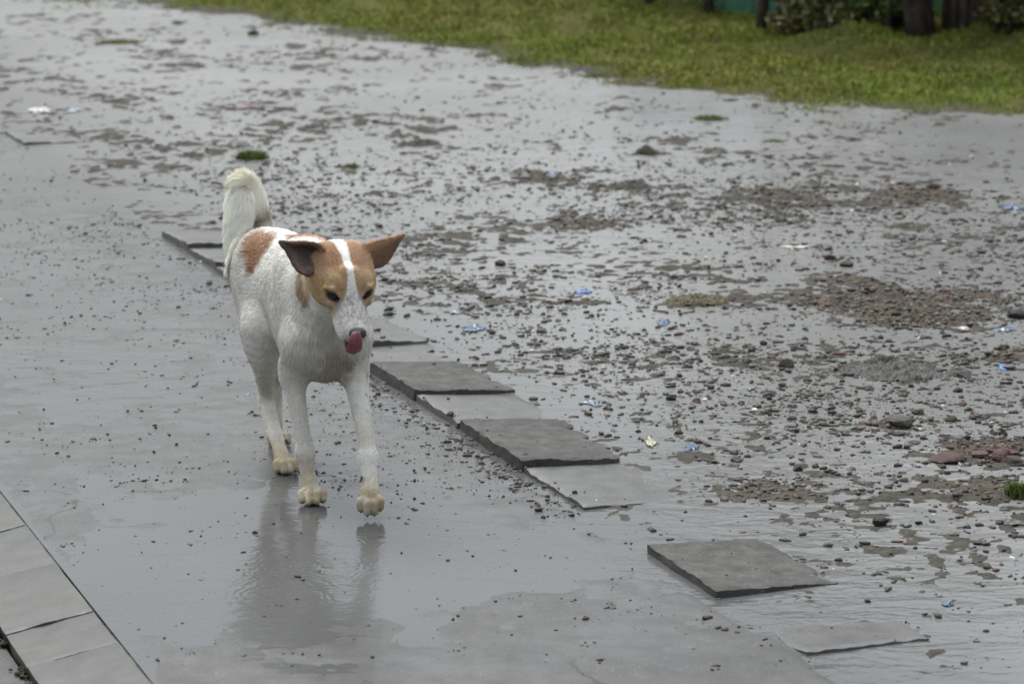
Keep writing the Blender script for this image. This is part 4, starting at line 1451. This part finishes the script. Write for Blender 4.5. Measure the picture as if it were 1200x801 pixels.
def dog_colour(P, N):
    """coat colour, fur length and fur direction at points of the body"""
    n = len(P)
    h = (P - HO) @ HB
    a, b, c = h[:, 0], h[:, 1], h[:, 2]
    q1 = vnoise3(P * 26, 1) - .5; q2 = vnoise3(P * 75, 2) - .5; q3 = vnoise3(P * 210, 3) - .5
    nz = q1 * .6 + q2 * .35 + q3 * .25
    white = np.array([0.72, 0.705, 0.645]); cream = np.array([0.90, 0.855, 0.71])
    C = np.tile(white, (n, 1)) * (1 + .10 * q1 + .10 * q2)[:, None]
    L = np.full(n, 0.0125)
    D = np.tile(np.array([-0.85, 0, -0.5]), (n, 1))
    def paint(m, col):
        nonlocal C
        C = C * (1 - m[:, None]) + np.array(col) * (1 + .25 * q2 + .25 * q3)[:, None] * m[:, None]
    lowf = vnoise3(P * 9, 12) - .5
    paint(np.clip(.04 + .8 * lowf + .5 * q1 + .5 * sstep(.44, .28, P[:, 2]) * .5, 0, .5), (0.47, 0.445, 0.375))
    # body patches
    e = np.sqrt(((P[:, 0] + .150) / .085) ** 2 + ((P[:, 1] + .036) / .052) ** 2 + ((P[:, 2] - .468) / .060) ** 2)
    rust = (0.215, 0.098, 0.040)
    paint(sstep(1.22, .86, e + nz * .45), rust)
    e = np.sqrt(((P[:, 0] - .02) / .13) ** 2 + ((P[:, 1] - .015) / .040) ** 2 + ((P[:, 2] - .535) / .045) ** 2)
    paint(sstep(1.22, .86, e + nz * .45), rust)
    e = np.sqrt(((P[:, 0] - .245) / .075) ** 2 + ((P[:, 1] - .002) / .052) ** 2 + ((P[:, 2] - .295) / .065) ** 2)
    paint(0.7 * sstep(1.3, .4, e + nz * .8), (0.24, 0.18, 0.125))  # brownish tone low on the breast, fading out towards its rim
    e = np.sqrt(((P[:, 0] - .285) / .045) ** 2 + ((P[:, 1] + .072) / .040) ** 2 + ((P[:, 2] - .490) / .045) ** 2)
    paint(.9 * sstep(1.2, .8, e + nz * .4), (0.36, 0.235, 0.11))
    # mud and wet on the legs
    legz = P[:, 2]
    leg = sstep(.24, .15, legz)
    paint(leg * np.clip(.18 + 1.1 * q1 + .6 * q2, 0, .55), (0.40, 0.345, 0.24))
    paint(sstep(.135, .02, legz + nz * .09) * np.clip(.55 + 1.3 * q1 + .9 * q2, .12, .85), (0.43, 0.335, 0.175))
    paint(sstep(.06, .0, legz + nz * .04) * np.clip(.40 + 1.2 * q2 + .6 * q3, .08, .75), (0.25, 0.175, 0.085))
    gapm = np.zeros(n, bool)
    for (g0, g1) in GAPS:
        dd, _, _ = seg_dist(P, [g0, g1])
        paint(.92 * sstep(.0070, .0036, dd + .002 * q3), (0.040, 0.029, 0.019))  # near-black tone along the gaps between the toes
        gapm |= dd < .006
    for pc in PAWS:
        dd = np.linalg.norm(P - pc - (0.015, 0, -.012), axis=1)
        paint(sstep(.062, .030, dd + nz * .03) * np.clip(.62 + .8 * q2 + .5 * q3, .2, .9), (0.37, 0.295, 0.175))
        paint(.5 * sstep(.034, .018, dd + nz * .02) * np.clip(.5 + 1.5 * q2, 0, 1), (0.22, 0.15, 0.07))
    # grey freckles, on the left foreleg and shoulder
    for (fs, fl_, fz, fr) in ((.262, .080, .275, .011), (.275, .030, .285, .012), (.285, .066, .238, .007), (.250, .088, .245, .006), (.300, .040, .222, .006), (.26, .055, .31, .008), (.20, -.09, .30, .005), (.31, .066, .205, .005)):
        dd = np.linalg.norm((P - (fs, fl_, fz)), axis=1)
        paint(.62 * sstep(fr * 1.35, fr * .6, dd + .006 * (q2 + q3)), (0.13, 0.12, 0.11))
    # fur direction and length by region
    for pts in ([(0.172, -0.078, 0.30), (0.226, -0.056, 0.105), (0.25, -0.05, 0.0)], [(0.228, 0.066, 0.30), (0.358, 0.045, 0.115), (0.42, 0.03, 0.02)],
                [(-0.095, -0.072, 0.315), (-0.155, -0.06, 0.15), (-0.02, -0.036, 0.0)], [(-0.145, 0.056, 0.305), (-0.30, 0.014, 0.15), (-0.27, 0.005, 0.0)]):
        dd, di, pa = seg_dist(P, pts)
        m = sstep(.065, .035, dd) * sstep(.33, .27, legz)
        D = D * (1 - m[:, None]) + di * m[:, None]
        L = L * (1 - m) + (0.0075 - .004 * sstep(.1, .02, legz)) * m
    dd, di, pa = seg_dist(P, TAIL)
    tl = sstep(.046, .036, dd) * ((P[:, 2] > .515) | (P[:, 1] < -.045)) * (P[:, 0] < -.215) * (DNmask(P) if False else 1)
    m = sstep(.038, .031, dd) * sstep(.05, .14, pa)
    D = D * (1 - m[:, None]) + (di + (0, 0, -.15)) * m[:, None]
    L = L * (1 - m) + (0.036 - .006 * pa) * m
    C = C * (1 - m[:, None]) + (cream * (1 + .12 * q1 + .1 * q3)[:, None]) * m[:, None]
    mt = m * sstep(.20, .11, pa + nz * .10)
    paint(mt, (0.075, 0.036, 0.022))
    # breast: longer, falling
    m = sstep(.15, .24, P[:, 0]) * sstep(.27, .33, P[:, 2])
    D = D * (1 - m[:, None]) + np.array([-.25, 0, -1.0]) * m[:, None]
    L = L * (1 + .25 * m)
    # head
    inhead = sstep(.125, .10, np.sqrt((a / 1.35) ** 2 + b ** 2 + (c * 1.05) ** 2)) * sstep(-.095, -.07, a - .35 * np.minimum(c, 0))
    D = D * (1 - inhead[:, None]) + (-ha * .9 + hb * np.sign(b)[:, None] * .35 - hc * .1) * inhead[:, None]
    L = L * (1 - inhead) + (0.0085 - .0055 * sstep(.02, .09, a)) * inhead
    tan = (0.335, 0.205, 0.085); red = (0.265, 0.135, 0.060); pale = (0.46, 0.32, 0.16)
    blaze = np.interp(a, [-.09, -.05, -.02, .02, .05, .07, .09], [.014, .0115, .0105, .0075, .0068, .012, .02])
    off = np.interp(a, [-.09, 0, .06], [-.004, .001, .0])
    bl = sstep(.85, 1.15, np.abs(b - off) / blaze + nz * .55)
    lim = .088 + .9 * (np.abs(b) - .022) + .010 * nz
    tm = inhead * bl * sstep(lim + .012, lim - .006, a) * sstep(-.056, -.044, c + .012 * nz + .15 * np.minimum(a, 0))
    paint(tm, tan)
    paint(tm * sstep(.012, .045, c + .012 * nz) * sstep(.04, .01, a), red)
    paint(tm * .55 * sstep(.045, .075, a) * sstep(.02, .0, c), pale)
    paint(tm * .5 * sstep(.016, .008, np.hypot(a - .055, np.abs(b) - .034) + .004 * nz) * sstep(.024, .034, c), (.24, .16, .09))
    mz = inhead * sstep(.06, .085, a)
    q4 = vnoise3(P * 420, 4) - .5
    paint(mz * np.clip(.55 + 1.0 * q4 + .7 * q3, 0, .85) * sstep(-.028, .004, c), (0.29, 0.26, 0.24))
    paint(mz * .55 * sstep(.34, .46, q4 + .3 * q3), (0.09, 0.08, 0.075))
    # dark rims: eyes, lips, mouth
    for sg in (-1, 1):
        de = np.sqrt(((a - .066) / .0165) ** 2 + ((b - sg * .0365) / .0155) ** 2 + ((c - .0170 - .22 * (np.abs(b) - .0365)) / .0105) ** 2)
        paint(inhead * sstep(1.25, .95, de + .25 * nz), (0.022, 0.016, 0.013))
        L = np.where(de < 1.15, 0.0006, L)
    lip = inhead * sstep(.0068, .0035, np.abs(c + .0328 + .002 * sstep(.08, .12, a))) * sstep(.055, .07, a)
    paint(lip, (0.03, 0.022, 0.02))
    # ears
    for pts, Nn, side in EARS:
        box = (P > pts.min(0) - .012).all(1) & (P < pts.max(0) + .012).all(1)
        ii = np.where(box)[0]
        if not len(ii): continue
        Q = P[ii]
        dm = np.full(len(ii), 9.0); vv_ = np.zeros(len(ii))
        for s0 in range(0, len(pts), 25):
            d_all = np.sqrt(((Q[:, None, :] - pts[None, s0:s0 + 25, :]) ** 2).sum(2))
            d_min = d_all.min(1); bet = d_min < dm
            vv_[bet] = d_all.argmin(1)[bet] / 12.0 - 1
            dm = np.minimum(dm, d_min)
        vfull = np.zeros(n); vfull[ii] = vv_
        on = np.zeros(n); on[ii] = sstep(.0105, .0065, dm)
        tip = np.zeros(n)
        hh_ = np.abs(b)
        on = on * sstep(.048, .060, hh_ + .25 * np.maximum(c - .03, 0))
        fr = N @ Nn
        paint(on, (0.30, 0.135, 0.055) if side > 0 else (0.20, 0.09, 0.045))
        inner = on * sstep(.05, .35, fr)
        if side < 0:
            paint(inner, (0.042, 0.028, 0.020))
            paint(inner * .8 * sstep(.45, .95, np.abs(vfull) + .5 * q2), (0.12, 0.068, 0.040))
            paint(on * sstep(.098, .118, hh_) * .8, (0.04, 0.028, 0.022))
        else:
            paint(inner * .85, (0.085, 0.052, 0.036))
            paint(on * .8 * sstep(.15, .6, vfull + .3 * q2), (0.10, 0.055, 0.033))
            paint(on * .6 * np.exp(-((vfull - .12) / .16) ** 2), (0.40, 0.24, 0.11))
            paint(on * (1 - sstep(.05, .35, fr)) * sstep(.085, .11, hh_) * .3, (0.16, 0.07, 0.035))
        L = np.where(on > .4, np.where(inner > .4, .0075, .0062), L)
        out = HB @ np.array([-.25, side * 1.0, .25])
        D = D * (1 - on[:, None]) + out * on[:, None]
    L = np.where(gapm, .0008, L)
    return np.clip(C, .008, .85), L, D / (np.linalg.norm(D, axis=1)[:, None] + 1e-9)


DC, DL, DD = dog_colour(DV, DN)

mt = MT('coat_skin')
mt.set(Base_Color=mt.mix(1.0, mt.attr('col').outputs['Color'], mt.ramp(mt.noise(220, 3, .7), [(.3, .78), (.7, 1.05)]), 'MULTIPLY'), Roughness=0.62)
mt.bump(mt.noise(330, 3, .6), 0.35, 0.002)
M['coat'] = mt.m
mt = MT('fur_strands')
mt.set(Base_Color=mt.attr('col').outputs['Color'], Roughness=0.58)
M['fur'] = mt.m
M['nose'] = simple('nose_leather', (0.016, 0.014, 0.014), 0.30, 0.4, 300, 0.5, 700)
M['tongue'] = simple('tongue_wet', (0.20, 0.062, 0.070), 0.30, 0.3, 160, 0.4, 420)
M['claw'] = simple('claw_horn', (0.035, 0.028, 0.022), 0.4, 0.4, 200)
mt = MT('eye_dark')
mt.set(Base_Color=mt.ramp(mt.noise(300), [(.3, (.006, .005, .004)), (.7, (.012, .008, .006))]), Roughness=0.08)
M['eye'] = mt.m

dog = empty('dog', tuple(DO))
dog.matrix_world = Matrix([[*DM[0], DO[0]], [*DM[1], DO[1]], [*DM[2], DO[2]], [0, 0, 0, 1]])
tag(dog, 'white dog with tan face patches trotting along the path, tongue licking its nose', 'dog', None, 'thing')
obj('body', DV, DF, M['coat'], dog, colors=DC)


def fur(n):
    tri = np.concatenate([DF[:, [0, 1, 2]], DF[:, [0, 2, 3]]])
    ar = np.linalg.norm(np.cross(DV[tri[:, 1]] - DV[tri[:, 0]], DV[tri[:, 2]] - DV[tri[:, 0]]), axis=1)
    wgt = ar * (0.55 + 2.6 * (DL[tri[:, 0]] > .02) + 1.5 * (DV[tri[:, 0], 0] > .25) * (DV[tri[:, 0], 2] > .36))
    f = rng.choice(len(tri), n, p=wgt / wgt.sum())
    u = rng.random(n); v = rng.random(n)
    sw = u + v > 1
    u[sw], v[sw] = 1 - u[sw], 1 - v[sw]
    wts = np.stack([1 - u - v, u, v], 1)
    pk = lambda A: sum(A[tri[f, k]] * (wts[:, k:k + 1] if A.ndim == 2 else wts[:, k]) for k in range(3))
    P, N, C, L, D = pk(DV), pk(DN), pk(DC), pk(DL), pk(DD)
    N /= np.linalg.norm(N, axis=1)[:, None] + 1e-9
    ok = L > .0015
    P, N, C, L, D = P[ok], N[ok], C[ok], L[ok], D[ok]
    n = len(P)
    # lie along the coat: tangent part of the comb direction, locks by low-frequency noise
    jit = np.stack([vnoise3(P * 95, 31), vnoise3(P * 95, 32), vnoise3(P * 95, 33)], 1) - .5
    D = D + jit * np.where(L > .02, .35, .50)[:, None] + rng.normal(size=(n, 3)) * .13
    T = D - N * (D * N).sum(1)[:, None]
    T /= np.linalg.norm(T, axis=1)[:, None] + 1e-9
    L = L * rng.uniform(.55, 1.2, n) * (1 + np.where(L > .02, .35, .8) * (vnoise3(P * 95, 35) - .5))
    C = C * (1 + np.where(L > .02, .05, .14) * (vnoise3(P * 80, 36) - .5) + .12 * (vnoise3(P * 30, 37) - .5))[:, None]
    lift = np.where(L > .020, .50, .30)[:, None] * rng.uniform(.6, 1.3, (n, 1))
    K = 4
    pts = np.empty((n, K, 3))
    for k in range(K):
        t = k / (K - 1)
        pts[:, k] = P - N * .0006 + (T * (t * (1 - .25 * lift)) + N * lift * (t - .45 * t * t)) * L[:, None]
    hc_ = bpy.data.hair_curves.new('fur')
    hc_.add_curves([K] * n)
    hc_.points.foreach_set('position', pts.astype(np.float32).ravel())
    rad = hc_.attributes.get('radius') or hc_.attributes.new('radius', 'FLOAT', 'POINT')
    rr_ = np.tile(np.array([.00046, .00044, .00032, .00008], np.float32), (n, 1)) * np.where(L > .020, .85, np.where(L < .006, .7, 1.0))[:, None].astype(np.float32)
    rad.data.foreach_set('value', rr_.ravel().astype(np.float32))
    ca = hc_.attributes.new('col', 'FLOAT_COLOR', 'CURVE')
    c4 = np.ones((n, 4), np.float32)
    c4[:, :3] = np.clip(C ** .74 * rng.uniform(.94, 1.06, (n, 1)), 0, .92)
    ca.data.foreach_set('color', c4.ravel())
    hc_.materials.append(M['fur'])
    fo = bpy.data.objects.new('fur', hc_)
    COL.objects.link(fo)
    fo.parent = dog


fur(150000)


def loft(rings, close=True):
    rings = [np.array(r) for r in rings]
    m = len(rings[0])
    V_ = np.concatenate(rings)
    F_ = []
    for i in range(len(rings) - 1):
        for k in range(m):
            F_.append((i * m + k, i * m + (k + 1) % m, (i + 1) * m + (k + 1) % m, (i + 1) * m + k))
    F_.append(tuple(range(m))[::-1]); F_.append(tuple((len(rings) - 1) * m + k for k in range(m)))
    return V_, F_


def fix_normals(o):
    bm = bmesh.new(); bm.from_mesh(o.data)
    bmesh.ops.recalc_face_normals(bm, faces=bm.faces)
    bm.to_mesh(o.data); bm.free()


# eyes
v3, f3 = ico(3)
for sg in (-1, 1):
    obj('eye', v3 * 0.0145 + hd(0.0612, sg * 0.0355, 0.0180), f3, M['eye'], dog)
# nose: a leather pad with two nostril pits
q = v3.copy()
q = q * (0.0135, 0.0175, 0.0125)
q[:, 1] *= 1 - .35 * np.clip(-q[:, 2] / .0125, 0, 1)
q[:, 2] += .0015 * np.cos(q[:, 1] / .0175 * 3.1) * (q[:, 0] > 0)
for sg in (-1, 1):
    dd = np.linalg.norm(q - (.0105, sg * .0085, -.001), axis=1)
    q[:, 0] -= .006 * np.exp(-(dd / .0045) ** 2)
dd = np.abs(q[:, 1]); q[:, 0] -= .0012 * np.exp(-(dd / .0016) ** 2) * (q[:, 2] < .004)
obj('nose', (HB @ (q * 1.06 + (0.1560, 0, -0.0020)).T).T + HO, f3, M['nose'], dog)
# tongue curling up over the nose
path = [(0.095, 0, -0.032), (0.128, -.002, -0.036), (0.153, -.004, -0.043), (0.173, -.007, -0.043), (0.1830, -.009, -0.026), (0.1830, -.010, -0.006), (0.1755, -.010, 0.0100), (0.1640, -.009, 0.0165)]
wid = [.014, .016, .0172, .0176, .0174, .0162, .0138, .0085]
pp = []
for i in range(len(path) - 1):
    for t in (0, .33, .66):
        pp.append([path[i][j] * (1 - t) + path[i + 1][j] * t for j in range(3)] + [wid[i] * (1 - t) + wid[i + 1] * t])
pp.append(list(path[-1]) + [wid[-1]])
pp = np.array(pp)
for _ in range(3):
    pp[1:-1] = (pp[:-2] + 2 * pp[1:-1] + pp[2:]) / 4
rings = []
for i in range(len(pp)):
    t = pp[min(i + 1, len(pp) - 1), :3] - pp[max(i - 1, 0), :3]
    t /= np.linalg.norm(t)
    bb = np.array([0, 1.0, 0]); nrm = np.cross(t, bb)
    w_ = pp[i, 3]
    r_ = []
    for k in range(20):
        an = 2 * math.pi * k / 20
        y_ = math.cos(an) * w_; z_ = math.sin(an) * 0.0042
        z_ += (y_ / .019) ** 2 * .004 * 1.0
        z_ += .0020 * math.exp(-(y_ / .0030) ** 2) * (-1 if True else 1)
        r_.append(hd(*(pp[i, :3] + bb * y_ - nrm * z_ * -1)))
    rings.append(r_)
V_, F_ = loft(rings)
fix_normals(obj('tongue', V_, F_, M['tongue'], dog))
# claws
for (e, d) in CLAWS:
    d = d / np.linalg.norm(d)
    Bs = rot_basis(d)
    rings = []
    for t, r_ in ((-.005, .0032), (.001, .0030), (.004, .0024), (.0062, .0014), (.0072, .0005)):
        cpt = e + Bs @ np.array([t, 0, -1.6 * max(t, 0) ** 1.5])
        rings.append([cpt + Bs @ np.array([0, math.cos(2 * math.pi * k / 8) * r_ * .8, math.sin(2 * math.pi * k / 8) * r_]) for k in range(8)])
    V_, F_ = loft(rings)
    fix_normals(obj('claw', V_, F_, M['claw'], dog))
